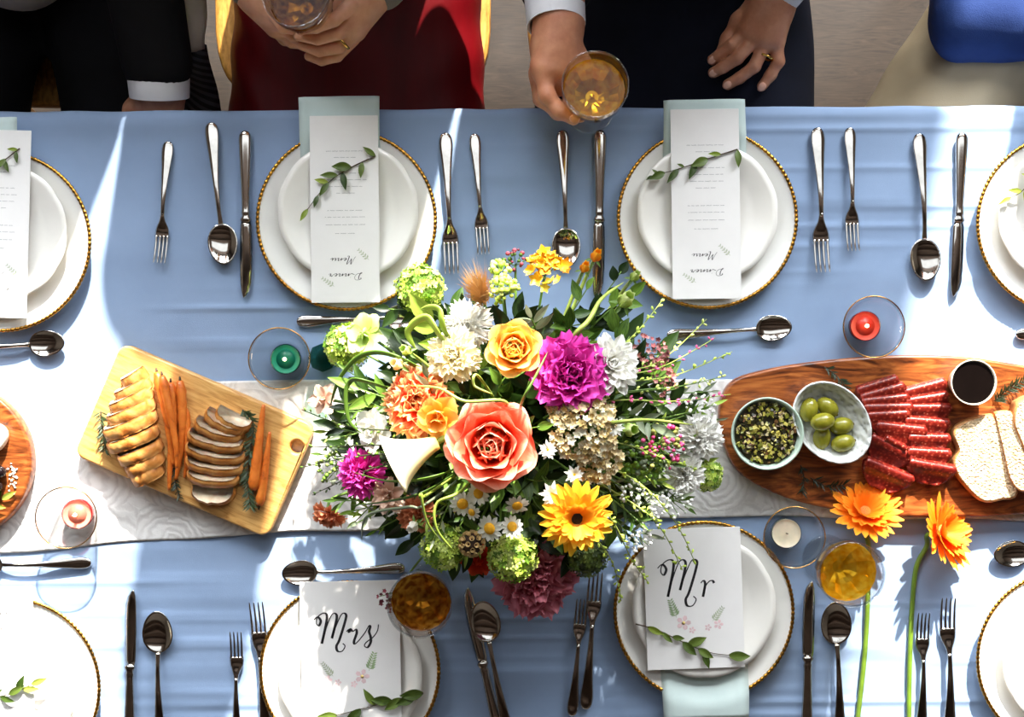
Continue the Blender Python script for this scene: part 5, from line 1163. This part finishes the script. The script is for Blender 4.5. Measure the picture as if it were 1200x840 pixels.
def cluster(name, label, px, py, r, mats, dz=0, seed=0, n=110, bs=.0028, flat=.45, cat='flower', shape='ball', lean=.6):
    rs = random.Random(seed); p = BQ(px, py, dz); d = facing(p, lean); q = px2m(r, p)
    t = flower(name, label, cat, p - d * .02, d, FLW, 0, True, .0018); g = G(); sg_ = G()
    for i in range(n):
        a = rs.uniform(0, 2 * PI); rr = q * math.sqrt(rs.random()); z = .02 + q * flat * (1 - (rr / q) ** 2) + rs.uniform(-.004, .004); s_ = bs * rs.uniform(.7, 1.3)
        pos = Vector((rr * math.cos(a), rr * math.sin(a), z)); mi = rs.randrange(len(mats))
        if shape == 'ball': g.add(*ell(s_, s_, s_ * .9, 6, 4), mi, Matrix.Translation(pos))
        else:
            M = Matrix.Translation(pos) @ aim(Vector((rs.gauss(0, .5), rs.gauss(0, .5), 1)), rs.uniform(0, 6))
            for k in range(5):
                V, F, UV = petal_geo(s_ * 1.7, s_ * 1.2, 'point', .2, .2, nu=2, nv=3); g.add(V, F, mi, M @ RZ(k * 2 * PI / 5) @ RX(R(25)), UV)
        if i % 4 == 0: sg_.add(*tube([(0, 0, 0), (pos.x * .5, pos.y * .5, z * .45), tuple(pos)], .0006, 4))
    ob('florets', g.mesh('florets', mats), t, None, 'stuff'); ob('stalks', sg_.mesh('stalks', M_stem), t, None, 'stuff'); return t
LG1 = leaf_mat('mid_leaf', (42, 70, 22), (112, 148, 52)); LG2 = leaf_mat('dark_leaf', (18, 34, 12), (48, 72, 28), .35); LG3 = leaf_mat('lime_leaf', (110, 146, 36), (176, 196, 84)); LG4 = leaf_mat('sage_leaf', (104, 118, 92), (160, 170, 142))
def leafy(label, px, py, r_from, m, n=8, L_=.034, W=.015, dz=0, seed=0, sm_=None, group='leafy branches in the bouquet', curve=.02, tip=1.0):
    """a branch from the bowl's mouth that ends at the pixel"""
    rs = random.Random(seed); p = BQ(px, py, dz); a, b = mouth(p)
    mid = a.lerp(p, .5) + Vector((rs.gauss(0, curve), rs.gauss(0, curve), .02)); path = smooth([b, a, mid, p], 7)
    t = thing('leafy_branch', label, 'branch', Matrix.Translation(a), group)
    ob('stem', G().add(*tube([q - a for q in path], lambda q: .0022 - .0014 * q, 5)).mesh('stem', sm_ or M_stem), t)
    mes = [G().add(*leaf_geo(L_ * k, W * k, .3, bb, 4, 6, tip)[:2], 0, None, leaf_geo(L_, W, nu=4, nv=6)[2]).mesh('leaf', m) for k, bb in ((1, .15), (.8, .3), (1.1, -.1))]
    N = len(path) - 1
    for i in range(n):
        f = r_from + (1 - r_from) * (i + .6) / n; k = min(N - 1, int(f * N)); d = (path[k + 1] - path[k]).normalized(); q = path[k].lerp(path[k + 1], f * N - k if f * N - k <= 1 else 1)
        side = (d.cross(Vector((0, 0, 1)))).normalized() * (1 if i % 2 else -1); w_ = (d * rs.uniform(.4, 1) + side * rs.uniform(.5, 1) + Vector((0, 0, rs.uniform(-.1, .5)))).normalized()
        if i == n - 1: w_ = d
        zz = Vector((0, 0, 1)) + Vector((rs.gauss(0, .3), rs.gauss(0, .3), 0)); xx = w_.cross(zz).normalized(); z2 = xx.cross(w_)
        M = Matrix((xx, w_, z2)).transposed().to_4x4(); M.translation = q - a
        ob('leaf', mes[rs.randrange(3)], t, M @ SC(rs.uniform(.8, 1.15)))
    return t

# petal colours
PC = lambda n, *st, **k: petal_mat(n, [(i / (len(st) - 1), c) for i, c in enumerate(st)], **k)
P_coral = PC('coral_petal', (222, 62, 28), (232, 78, 44), (236, 90, 58), (238, 104, 72), (240, 122, 90), (250, 186, 158), trans=.2); P_yrose = PC('yellow_rose_petal', (238, 150, 40), (246, 182, 68), (250, 206, 120)); P_mag = PC('magenta_petal', (150, 8, 96), (206, 24, 146), (232, 78, 184), trans=.2)
P_pink = PC('dusty_pink_petal', (150, 60, 80), (196, 96, 118), (220, 136, 150)); P_white = PC('white_petal', (226, 222, 190), (240, 238, 228), (248, 247, 242)); P_cream = PC('cream_petal', (226, 200, 110), (244, 230, 180), (248, 242, 216))
P_orange = PC('orange_petal', (240, 96, 10), (250, 132, 18), (255, 170, 52)); P_yel = PC('yellow_petal', (232, 128, 20), (248, 172, 30), (252, 204, 62)); P_parrot = PC('parrot_petal', (240, 190, 90), (240, 112, 50), (238, 84, 56), (250, 204, 140), streak=.3)
P_lime = PC('lime_petal', (150, 186, 60), (196, 216, 120), (222, 232, 170)); P_blush = PC('blush_petal', (176, 120, 100), (216, 178, 156), (232, 206, 188)); P_terr = PC('terracotta_petal', (160, 70, 40), (206, 112, 72), (224, 150, 110)); P_red = PC('red_petal', (186, 30, 16), (226, 58, 30), (236, 92, 50))
M_ydisc = plain('yellow_disc', (232, 172, 24), .7); M_ddisc = plain('dark_disc', (44, 26, 14), .8, var=.5, scale=300); M_odisc = plain('orange_disc', (206, 110, 20), .7)
VM = [plain('viburnum_a', (190, 214, 84), .6), plain('viburnum_b', (166, 198, 62), .6), plain('viburnum_c', (214, 230, 126), .6), plain('viburnum_d', (96, 136, 30), .6)]
VMd = [plain('seed_a', (90, 112, 44), .6), plain('seed_b', (118, 138, 62), .6), plain('seed_c', (52, 70, 26), .6)]
# large blooms
rose('rose', 'large coral rose in the heart of the bouquet', 575, 522, 56, P_coral, .045, seed=2)
rose('rose', 'yellow rose above the coral rose', 602, 407, 37, P_yrose, .035, seed=3, open_=.8)
ruffled('peony', 'bright magenta peony beside the yellow rose', 670, 437, 44, P_mag, .03, seed=4, layers=6, n0=4, shape='round', wid=.78, rr_=.10)
ruffled('peony', 'dusty pink peony hanging below the lime viburnum balls', 628, 682, 46, P_pink, -.055, seed=5, layers=6, n0=5, shape='round', wid=.7, rr_=.12)
ruffled('carnation', 'small magenta carnation below the cream calla lily', 421, 556, 27, P_mag, .0, seed=6, layers=5, n0=5, wid=.5, rr_=.2)
ruffled('parrot_tulip', 'coral and yellow parrot tulip next to the coral rose', 487, 470, 41, P_parrot, .02, seed=7, layers=5, n0=4, shape='round', wid=.74, rr_=.15)
ruffled('white_dahlia', 'white dahlia behind the magenta peony', 718, 426, 34, P_white, .022, seed=8, layers=6, n0=8, shape='strap', wid=.34, rr_=.03)
ruffled('white_carnation', 'white carnation between the calla lily and yellow rose', 530, 414, 31, P_cream, .02, seed=9, layers=6, n0=5, shape='round', wid=.55, rr_=.10)
ruffled('white_carnation', 'white carnation under the tan grass plume', 546, 380, 28, P_white, .0, seed=10, layers=5, n0=6, wid=.45, rr_=.2)
ruffled('white_carnation', 'white carnation beside the relish bowl', 824, 512, 27, P_white, .0, seed=11, layers=6, n0=7, wid=.4, rr_=.16)
ruffled('white_carnation', 'white carnation beside the lime pompom near the relish bowl', 806, 556, 24, P_white, -.005, seed=12, layers=6, n0=7, wid=.4, rr_=.16)
ruffled('terracotta_carnation', 'small terracotta carnation hanging over the runner edge near the cutting board', 383, 608, 20, P_terr, -.03, seed=13, layers=4, n0=6, wid=.45, rr_=.16, d=Vector((-.3, -.75, .55)))
ruffled('copper_bloom', 'copper ruffled bloom behind the lime stems above the Mrs glass', 488, 604, 22, P_terr, -.02, seed=14, layers=4, n0=5, wid=.5, rr_=.14)
ruffled('yellow_tulip', 'soft yellow tulip between the parrot tulip and the coral rose', 512, 492, 26, P_yrose, .04, d=Vector((-.2, -.3, 1)), seed=15, layers=3, n0=3, shape='round', wid=.95, rr_=.03)
ruffled('white_tulip', 'white tulip between the cutting board and the calla lily', 430, 503, 26, P_white, .0, d=Vector((-.8, .1, 1)), seed=16, layers=3, n0=3, shape='round', wid=.9, rr_=.04)
ruffled('hellebore', 'pale green hellebore beside the teal candle', 425, 390, 23, P_lime, .0, seed=17, layers=2, n0=4, shape='round', wid=.85, rr_=.03)
ruffled('blush_bloom', 'faded blush bloom between the cutting board and the bouquet', 376, 468, 18, P_blush, -.02, seed=18, layers=2, n0=4, shape='round', wid=.7, rr_=.06)
ruffled('pink_freesia', 'pale pink bloom below the small magenta carnation', 452, 582, 22, P_blush, .0, seed=19, layers=3, n0=4, shape='round', wid=.5, rr_=.06)
ruffled('red_bloom', 'red petals peeping out between two lime viburnum balls', 560, 658, 22, P_red, -.06, seed=20, layers=2, n0=5, shape='round', wid=.7, rr_=.04)
p = BQ(675, 606, .03); daisy_like('gerbera', 'yellow gerbera with a dark eye in the bouquet', p, facing(p, .8), px2m(47, p), P_yel, M_ddisc, 22, 3, .24, FLW, .24, elev=10, seed=21)
# calla lily
def calla(label, px, py, d, L_, m, seed=0):
    p = BQ(px, py, .03); t = flower('calla_lily', label, 'flower', p, d, FLW, 0, True, .004, M_stem2)
    def f(u_, v_):
        a = (u_ - .5) * 2 * PI * .96; r = L_ * (.10 + .38 * v_ ** 1.4); z = L_ * (v_ * .9 + .22 * v_ * v_ * math.cos(a)) ; sp = L_ * .34 * v_ ** 3 * math.cos(a)
        return (r * math.sin(a), r * math.cos(a) + sp, z - .15 * L_ * v_ ** 4 * (1 + math.cos(a)))
    V, F, UV = patch(22, 12, f); o = ob('spathe', G().add(V, F, 0, None, UV).mesh('spathe', m), t); s_ = o.modifiers.new('t', 'SOLIDIFY'); s_.thickness = .001
    ob('spadix', G().add(*tube([(0, 0, L_ * .1), (0, .004, L_ * .75)], lambda q: L_ * .07 * (1 - .5 * q), 8)).mesh('spadix', M_ydisc), t); return t
calla('cream calla lily spreading over the small magenta carnation', 512, 518, Vector((-.88, -.42, .16)), .082, P_cream)
# lime viburnum balls and green pompoms
pompom('lime viburnum ball touching the menu card before the red dress', 489, 333, 30, VM, -.01, 1)
pompom('lime viburnum ball beside the teal candle', 402, 402, 29, VM, -.02, 2)
pompom('lime viburnum ball between the wine glass and the brown seed pod', 517, 645, 28, VM, -.01, 3)
pompom('lime viburnum ball lying against the dusty pink peony', 600, 658, 30, VM, -.01, 4)
pompom('dark green seed head above the forks beside the Mr plate', 690, 655, 26, VMd, -.04, 5)
pompom('small lime pompom beside the relish bowl', 833, 558, 20, VM, -.02, 6)
# chamomile daisies and star flowers
for i, (x, y, r, lb) in enumerate(((561, 578, 15, 'chamomile daisy tucked under the coral rose'), (542, 590, 16, 'chamomile daisy with a drooping ring of petals near the lime stems'), (553, 600, 11, 'smallest chamomile daisy below the coral rose'), (606, 592, 15, 'chamomile daisy between the coral rose and the yellow gerbera'), (574, 619, 17, 'largest chamomile daisy above the viburnum ball on the pink peony'), (600, 617, 14, 'chamomile daisy seen from its side next to the largest daisy'))):
    p = BQ(x, y, .012); dd = facing(p, .6) + Vector((rb_.gauss(0, .25), rb_.gauss(0, .25), 0)); daisy_like('chamomile_daisy', lb, p, dd, px2m(r, p), P_white, M_ydisc, 13, 1, .42, 'chamomile daisies', .34, True, True, 4, seed=30 + i, sr=.0012)
for i, (x, y, r, lb) in enumerate(((647, 579, 17, 'white star flower above the yellow gerbera'), (642, 527, 13, 'white star flower at the edge of the cream yarrow by the coral rose'), (673, 556, 13, 'white star flower at the lower edge of the cream yarrow'), (720, 500, 14, 'white star flower at the outer side of the cream yarrow'))):
    p = BQ(x, y, .02); daisy_like('star_flower', lb, p, facing(p, .5), px2m(r, p), P_white, M_ydisc, 7, 2, .14, 'white star flowers', .36, True, True, 10, 'point', 40 + i, sr=.0012)
YM = [plain('yarrow_a', (236, 218, 176), .7), plain('yarrow_b', (220, 194, 140), .7), plain('yarrow_c', (246, 236, 208), .7), plain('yarrow_d', (196, 168, 104), .7)]
cluster('yarrow', 'large cream yarrow head between the magenta peony and yellow gerbera', 683, 500, 41, YM, .012, 1, 260, .0034, .5, shape='star')
cluster('yarrow', 'cream yarrow head beside the large one toward the pink buds', 702, 540, 28, YM, .0, 2, 140, .0032, .5, shape='star')
cluster('yarrow', 'small cream yarrow head above the large one, by the magenta peony', 662, 478, 20, YM, .008, 3, 80, .0032, .5, shape='star')
PB = [plain('pinkbud_a', (190, 40, 104), .5), plain('pinkbud_b', (214, 90, 140), .5), plain('pinkbud_c', (150, 150, 70), .6)]
cluster('pink_bud_cluster', 'cluster of small pink buds between yarrow and relish bowl', 778, 524, 28, PB, .0, 4, 60, .0030, .3)
cluster('waxflower', 'pink waxflower sprig pointing to the spoon before the person raising a glass', 762, 412, 22, [plain('wax_a', (176, 96, 96), .6), plain('wax_b', (206, 140, 132), .6), plain('wax_c', (120, 60, 60), .6)], -.01, 5, 50, .0026, .5, shape='star')
cluster('waxflower', 'pink waxflower sprig lying beside the cream yarrow tips', 775, 445, 18, [bpy.data.materials['wax_a'], bpy.data.materials['wax_b'], bpy.data.materials['wax_c']], -.01, 6, 36, .0026, .5, shape='star')
cluster('burgundy_sprig', 'burgundy buds leaning on the wine glass by the Mrs card', 456, 704, 13, [plain('burg_a', (96, 24, 40), .6), plain('burg_b', (140, 50, 66), .6)], -.02, 7, 30, .0024, .5, shape='star')
cluster('burgundy_sprig', 'burgundy buds by the short fork between red dress and raised glass', 604, 303, 14, [bpy.data.materials['burg_a'], bpy.data.materials['burg_b'], LG1], .0, 8, 26, .0028, .6)
GM = [plain('gyp_a', (244, 244, 240), .6), plain('gyp_b', (228, 230, 220), .6)]
for i, (x, y, r, n, lb) in enumerate(((762, 596, 22, 40, 'baby\'s breath spray above the Mr card'), (792, 588, 20, 34, 'baby\'s breath spray between the Mr card and the runner edge'), (750, 632, 16, 30, 'baby\'s breath spray touching the corner of the Mr card'), (742, 575, 18, 26, 'baby\'s breath spray beside the yellow gerbera'), (820, 480, 22, 36, 'white spray beside the rim of the relish bowl'), (470, 432, 16, 24, 'white spray between calla lily and hellebore'))):
    cluster('babys_breath', lb, x, y, r, GM, -.01, 50 + i, n, .0022, .5)
cluster('freesia', 'yellow freesia florets touching the spoon bowl', 640, 316, 26, [plain('fre_a', (240, 190, 30), .55), plain('fre_b', (250, 214, 70), .55), plain('fre_c', (226, 160, 20), .55)], .0, 60, 26, .0062, .4, shape='star')
cluster('goldenrod', 'lime bead branch behind the yellow rose', 590, 340, 18, [VM[0], VM[2], VM[1]], .0, 61, 60, .0036, .9)
cluster('goldenrod', 'lime bead branch tip between the burgundy buds and freesia', 586, 316, 12, [VM[0], VM[2], VM[1]], .0, 62, 36, .0034, .9)
cluster('sedum', 'green sedum head beside the pink buds', 755, 540, 24, [LG3, LG4, VM[3]], -.02, 63, 60, .0038, .4)
cluster('seed_spray', 'small green seed spray over the lace beside the cutting board', 388, 548, 20, [VMd[1], VM[3], LG4], -.02, 64, 40, .0028, .3)
# grass plume
p = BQ(566, 350, .02); t = flower('grass_plume', 'tan feathery grass plume behind the white carnations', 'flower', p, facing(p, .9), FLW); g = G(); rs = random.Random(4)
for k in range(520):
    a = rs.uniform(0, 2 * PI); s_ = rs.uniform(.25, 1); v = Vector((math.cos(a) * .62 * s_, math.sin(a) * .62 * s_, 1)).normalized(); b0 = Vector((rs.gauss(0, .003), rs.gauss(0, .003), rs.uniform(-.01, .015)))
    l = rs.uniform(.035, .062); w_ = v.orthogonal().normalized() * .0007; g.add([b0 - w_, b0 + w_, b0 + v * l], [(0, 1, 2)])
ob('feathers', g.mesh('feathers', plain('tan_feather', (206, 160, 96), .7), False), t, None, 'stuff')
# seed pod
p = BQ(553, 637, .0); q = px2m(16, p); t = flower('seed_pod', 'tan honeycomb seed pod between two lime viburnum balls', 'flower', p, facing(p, .7), FLW)
ob('core', G().add(*ell(q * .8, q * .8, q * .8, 14, 9)).mesh('core', M_ddisc), t); M_pod = plain('pod_tan', (206, 172, 112), .7)
for i in range(34):
    z = 1 - 2 * (i + .5) / 34 * .85; a = i * 2.39996; s_ = math.sqrt(max(0, 1 - z * z)); nrm = Vector((s_ * math.cos(a), s_ * math.sin(a), z))
    if i == 0: cup_me = G().add(*loft([[(r * math.cos(2 * PI * k / 8), r * math.sin(2 * PI * k / 8), h) for k in range(8)] for r, h in ((q * .10, 0), (q * .21, q * .22), (q * .17, q * .2), (q * .08, q * .02))], False)).mesh('pod_cup', M_pod)
    ob('pod_cup', cup_me, t, Matrix.Translation(nrm * q * .78) @ aim(nrm))
# buds and thick pale stems
def bud(label, px, py, r, m, dz=0, m2=None, lean=.9, name='flower_bud'):
    p = BQ(px, py, dz); d = facing(p, lean); q = px2m(r, p); t = flower(name, label, 'bud', p, d, FLW, 0, True, .0026, m2 or M_stem2, 0, .05)
    V, F, UV = petal_geo(q * 2.2, q * 1.5, 'point', .5, .55); whorl(t, G().add(V, F, 0, None, UV).mesh('petal', m), 5, 68, q * .25, -q * .4, name='petal'); sepals(t, q * 1.2); return t
bud('pale yellow bud on a thick stem beside the knife below the raised glass', 697, 303, 9, P_yel, .0); bud('green bud reaching to the gold rim of the plate before the person raising a glass', 742, 326, 8, P_lime, -.01); bud('open lime bud below the green bud by the gold rim', 730, 355, 13, P_lime, .0)
bud('yellow bud on the stem rising between freesia and knife', 684, 316, 8, P_yel, .0); bud('pale bud lying on top of the parrot tulip', 468, 428, 10, P_cream, .03); bud('white bud above the copper ruffled bloom', 486, 615, 9, P_white, .0); bud('white bud beside the cream yarrow', 735, 503, 12, P_lime, .0)
bud('green bud curling beside the hellebore', 478, 412, 9, P_lime, .02)
# strap leaves and bare curving stems
def blade(label, pts, r, m, flat=.28, name='strap_leaf'):   # pts: px, py, dz
    q = [BQ(x, y, dz) for x, y, dz in pts]; a, b = mouth(q[0]); path = smooth([b, a] + q, 7)
    t = thing(name, label, 'leaf', Matrix.Translation(a), 'blades and stems in the bouquet')
    ob('blade', G().add(*tube([p - a for p in path], lambda f: r * (.45 + .55 * math.sin(PI * min(1, f * .92 + .08))) * (1 if f < .9 else max(.05, (1 - f) * 10)), 6, flat)).mesh('blade', m), t); return t
blade('long green blade curving past the lime viburnum ball by the teal candle', [(480, 425, .02), (430, 414, .03), (400, 440, .01), (386, 478, -.02)], .0036, LG1)
blade('green blade hooked over the faded blush bloom', [(440, 450, .02), (408, 450, .03), (408, 490, .02), (424, 508, .01)], .0034, LG1)
blade('folded lime blade beside the white carnations', [(520, 400, .02), (500, 372, .04), (478, 388, .03), (488, 410, .01)], .0060, LG3)
blade('second lime blade arching toward the red dress menu card', [(525, 395, .02), (514, 362, .05), (492, 362, .04)], .0055, LG3)
blade('thin green blade running over the small magenta carnation', [(520, 555, .03), (460, 564, .04), (410, 552, .02)], .0030, LG1)
blade('thin green blade sagging below the magenta carnation', [(500, 575, .03), (450, 588, .03), (410, 592, .0)], .0026, LG1)
blade('pale curling stem above the Mrs wine glass', [(500, 590, .03), (478, 594, .045), (430, 604, .03), (424, 636, .0)], .0022, LG4, .8)
blade('lime tendril looping by the brown seed pod', [(540, 575, .03), (512, 590, .05), (512, 620, .05), (534, 648, .02)], .0026, LG3, .7)
blade('second lime tendril above the viburnum ball near the wine glass', [(500, 580, .03), (494, 580, .05), (500, 610, .04), (515, 632, .02)], .0026, LG3, .7)
blade('yellow stem bridging the parrot tulip and coral rose', [(590, 470, .05), (545, 470, .065), (515, 455, .06), (480, 452, .04)], .0024, M_stem2, .9, 'bare_stem')
blade('thick pale stem curving from the peony to the lime bud', [(668, 400, .01), (690, 375, .03), (705, 350, .02), (732, 330, .0)], .0034, M_stem2, .9, 'bare_stem')
blade('olive stem crossing between yellow rose and magenta peony', [(612, 470, .04), (628, 440, .06), (642, 412, .05)], .0022, M_stem, .9, 'bare_stem')
blade('pale stem lying over the yarrow toward the relish bowl', [(720, 495, .03), (760, 492, .04), (815, 498, .01)], .0028, M_stem2, .9, 'bare_stem')
blade('twisting pale stem below the white carnation by the yellow rose', [(560, 440, .04), (556, 452, .055), (578, 462, .05)], .0020, M_stem2, .9, 'bare_stem')
# thin twigs with tiny buds
def twig(label, pts, m, n, bs, seed=0, mb=None, sr=.0011, long=1.8):
    rs = random.Random(seed); q = [BQ(x, y, dz) for x, y, dz in pts]; a, b = mouth(q[0]); path = smooth([b, a] + q, 7)
    t = thing('budded_twig', label, 'twig', Matrix.Translation(a), 'twigs in the bouquet'); ob('stem', G().add(*tube([p - a for p in path], lambda f: sr * (1.4 - .9 * f), 5)).mesh('stem', m), t); g = G(); N = len(path) - 1
    for i in range(n):
        f = .45 + .55 * (i + rs.random()) / n; k = min(N - 1, int(f * N)); d = (path[k + 1] - path[k]).normalized(); p = path[k] - a
        v = (d + Vector((rs.gauss(0, .6), rs.gauss(0, .6), rs.gauss(.1, .4)))).normalized(); l = bs * rs.uniform(2, 4.5)
        g.add(*tube([p, p + v * l], .0006, 4)); g.add(*ell(bs, bs, bs * long, 6, 4), 1, Matrix.Translation(p + v * l) @ aim(v))
    ob('buds', g.mesh('buds', [m, mb or m]), t, None, 'stuff'); return t
TW = [((700, 430, 0), (745, 390, 0), (776, 352, -.02)), ((705, 440, .0), (770, 425, .0), (828, 374, -.03)), ((710, 446, .0), (775, 430, .0), (838, 396, -.03)), ((715, 452, .0), (790, 440, .0), (858, 412, -.04)), ((720, 462, 0), (800, 452, .0), (850, 440, -.03)), ((715, 470, .0), (790, 470, .0), (856, 462, -.02)),
      ((730, 520, .0), (800, 545, .0), (848, 548, -.02)), ((740, 560, 0), (790, 610, -.01), (815, 660, -.03)), ((742, 590, .0), (775, 620, -.01), (800, 668, -.03)), ((690, 620, -.02), (718, 660, -.04), (728, 704, -.05)), ((710, 600, 0), (740, 655, -.03), (758, 680, -.05))]
TL = ['budded twig reaching the gold rim of the plate before the person raising a glass', 'budded twig pointing to the spoon before the person raising a glass', 'budded twig below the one pointing to the crosswise spoon', 'long budded twig reaching toward the end of the acacia board', 'budded twig lying along the runner toward the relish bowl', 'budded twig above the white spray by the relish bowl', 'budded twig touching the lime pompom by the relish bowl', 'lime twig hanging over the Mr card', 'second lime twig hanging over the Mr card', 'lime twig dropping beside the forks of the Mr plate', 'thin twig crossing the gold rim of the Mr plate']
for i, (pts, lb) in enumerate(zip(TW, TL)): twig(lb, pts, M_stem2 if i not in (4,) else M_stem, 26, .0017, 70 + i, [VM[0], VM[2], PB[1]][i % 3 if i < 7 else 0])
for i, (pts, lb) in enumerate(((((470, 520, 0), (420, 522, 0), (362, 524, -.03)), 'dark thin twig over the cutting board corner'), (((470, 530, 0), (415, 535, 0), (352, 548, -.03)), 'dark thin twig across the carrot end of the cutting board'), (((470, 540, 0), (420, 555, 0), (366, 580, -.04)), 'dark thin twig over the lace below the cutting board'), (((480, 505, 0), (410, 500, 0), (354, 480, -.03)), 'dark thin twig by the board hole'))):
    twig(lb, pts, M_darkstem, 22, .0015, 90 + i, LG1, .0012)
# leafy branches: visible ones first
leafy('bright leafy branch behind the yellow rose near the spoon', 660, 380, .3, LG1, 10, .036, .018, -.02, 1); leafy('leafy branch with broad leaves by the knife under the raised glass', 720, 385, .3, LG1, 9, .044, .022, -.02, 2); leafy('leafy branch reaching the gold rim beside the lime bud', 738, 345, .4, LG1, 9, .028, .014, -.02, 3)
leafy('rounded dark leaves brushing the gold-rimmed plate before the person raising a glass', 728, 318, .55, LG2, 8, .022, .014, -.01, 4); leafy('leafy branch between freesia and knife', 690, 335, .4, LG1, 10, .030, .014, -.015, 5); leafy('dark pointed leaves beside the waxflower', 745, 418, .4, LG2, 8, .040, .015, -.01, 6)
leafy('broad lime leaves below the viburnum ball at the red dress menu card', 505, 375, .4, LG3, 8, .044, .022, -.02, 7); leafy('small dark leaves beside the crosswise spoon under the menu card', 455, 362, .45, LG2, 10, .026, .012, -.02, 8); leafy('green leaves between the hellebore and the blush bloom', 420, 455, .4, LG1, 9, .042, .014, -.01, 9)
leafy('dark leaves over the lace beside the cutting board', 392, 500, .5, LG2, 8, .030, .013, -.02, 10); leafy('dark leaves between the blush bloom and white tulip', 408, 480, .4, LG2, 8, .040, .016, -.02, 11); leafy('pointed green leaves by the terracotta carnation', 400, 590, .5, LG1, 9, .026, .007, -.03, 12); leafy('lime sprig tips below the magenta carnation', 415, 612, .6, LG3, 9, .024, .006, -.02, 13)
leafy('grey-green leaves over the pink buds', 765, 498, .4, LG4, 9, .036, .010, .0, 14); leafy('grey-green needle branch between the yarrow and the Mr card', 800, 590, .35, LG4, 14, .026, .005, .0, 15, tip=.7); leafy('second grey-green needle branch toward the relish bowl', 815, 535, .4, LG4, 12, .024, .005, -.01, 16); leafy('olive leaf pair beside the coral rose', 632, 500, .5, LG1, 6, .030, .012, .02, 17)
leafy('grey-green leaves between yellow rose and freesia', 622, 372, .45, LG4, 10, .034, .009, .0, 18); leafy('silver leaves over the parrot tulip', 500, 440, .5, LG4, 8, .034, .009, .03, 19); leafy('dark branch beside the yellow gerbera', 735, 625, .3, LG2, 11, .026, .008, -.02, 20)
rs = random.Random(77)
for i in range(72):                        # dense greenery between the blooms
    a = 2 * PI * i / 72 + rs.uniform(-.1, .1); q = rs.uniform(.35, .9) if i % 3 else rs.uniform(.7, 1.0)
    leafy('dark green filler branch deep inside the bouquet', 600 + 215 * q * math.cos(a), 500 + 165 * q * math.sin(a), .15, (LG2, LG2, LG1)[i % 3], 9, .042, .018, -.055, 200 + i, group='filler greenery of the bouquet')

for i in range(40):                        # low broad leaves added to fill the underside and darken the cloth
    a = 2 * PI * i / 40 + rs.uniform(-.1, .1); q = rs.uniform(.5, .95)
    leafy('broad low filler leaves added to shade the cloth under the bouquet', 596 + 205 * q * math.cos(a), 512 + (150 if math.sin(a) < 0 else 172) * q * math.sin(a), .2, (LG2, LG2, LG1)[i % 3], 8, .058, .026, -.085, 400 + i, group='broad filler leaves of the bouquet')
for i in range(34):                        # wispy fine-leaved sprigs at the outside
    a = (R(150) + R(110) * i / 17 if i < 17 else R(-50) + R(80) * (i - 17) / 17) + rs.uniform(-.06, .06); q = rs.uniform(.82, 1.06)
    leafy('wispy fine-leaved sprig at the outer edge of the bouquet', 606 + (238 if i < 17 else 232) * q * math.cos(a), 510 - 150 * q * math.sin(a), .4, (LG1, LG3, LG4)[i % 3], 12, .020, .0048, -.02 + rs.uniform(-.02, .03), 500 + i, group='wispy sprigs of the bouquet', curve=.012)

# ------------------------------------------------------------------ two orange gerberas lying on the cloth
M_gstem = plain('gerbera_stem', (98, 126, 36), .45, var=.2)
def lying_gerbera(label, px, py, r, d, stem_pts, seed):
    p = P(px, py, TZ + .030); q = r * S; dd = Vector(d).normalized()
    t = daisy_like('orange_gerbera', label, p, dd, q, P_orange, M_odisc, 26, 3, .22, 'orange gerberas on the cloth', .20, False, False, 8, 'strap', seed, .28)
    inv = t.matrix_basis.inverted(); path = smooth([p - dd * .004, p - dd * .022] + [P(x, y, TZ + .0065) for x, y in stem_pts], 7)
    ob('stem', G().add(*tube([inv @ w_ for w_ in path], .0037, 8)).mesh('stem', M_gstem), t)
    V, F, UV = petal_geo(q * .5, q * .16, 'point', .3, .3); whorl(t, G().add(V, F, 0, None, UV).mesh('sepal', M_gstem), 12, 8, q * .06, -.004, name='sepal'); return t
lying_gerbera('orange gerbera lying with a straight stem behind the white wine glass', 1013, 600, 44, (.05, .6, .85), [(1018, 640), (1017, 700), (1013, 770), (1003, 860)], 5)
lying_gerbera('drooping orange gerbera on a bent stem beside two forks', 1102, 624, 47, (.62, .3, .78), [(1086, 640), (1074, 664), (1069, 710), (1066, 780), (1065, 860)], 6)

# teal glass tumbler beside the viburnum ball
q = P(379, 419, TZ + .04); M_teal = glass_mat('teal_glass', (140, 196, 184), .06, .6)
tag(ob('glass_tumbler', G().add(*lathe([(.0003, 0), (.017, 0), (.019, .003), (.0205, .045), (.0185, .045), (.0172, .006), (.0003, .005)], 8)).mesh('tumbler', M_teal, False), None, T(q.x, q.y, TZ + .0035)), 'small faceted teal glass tumbler between the teal candle and viburnum ball', 'tumbler')
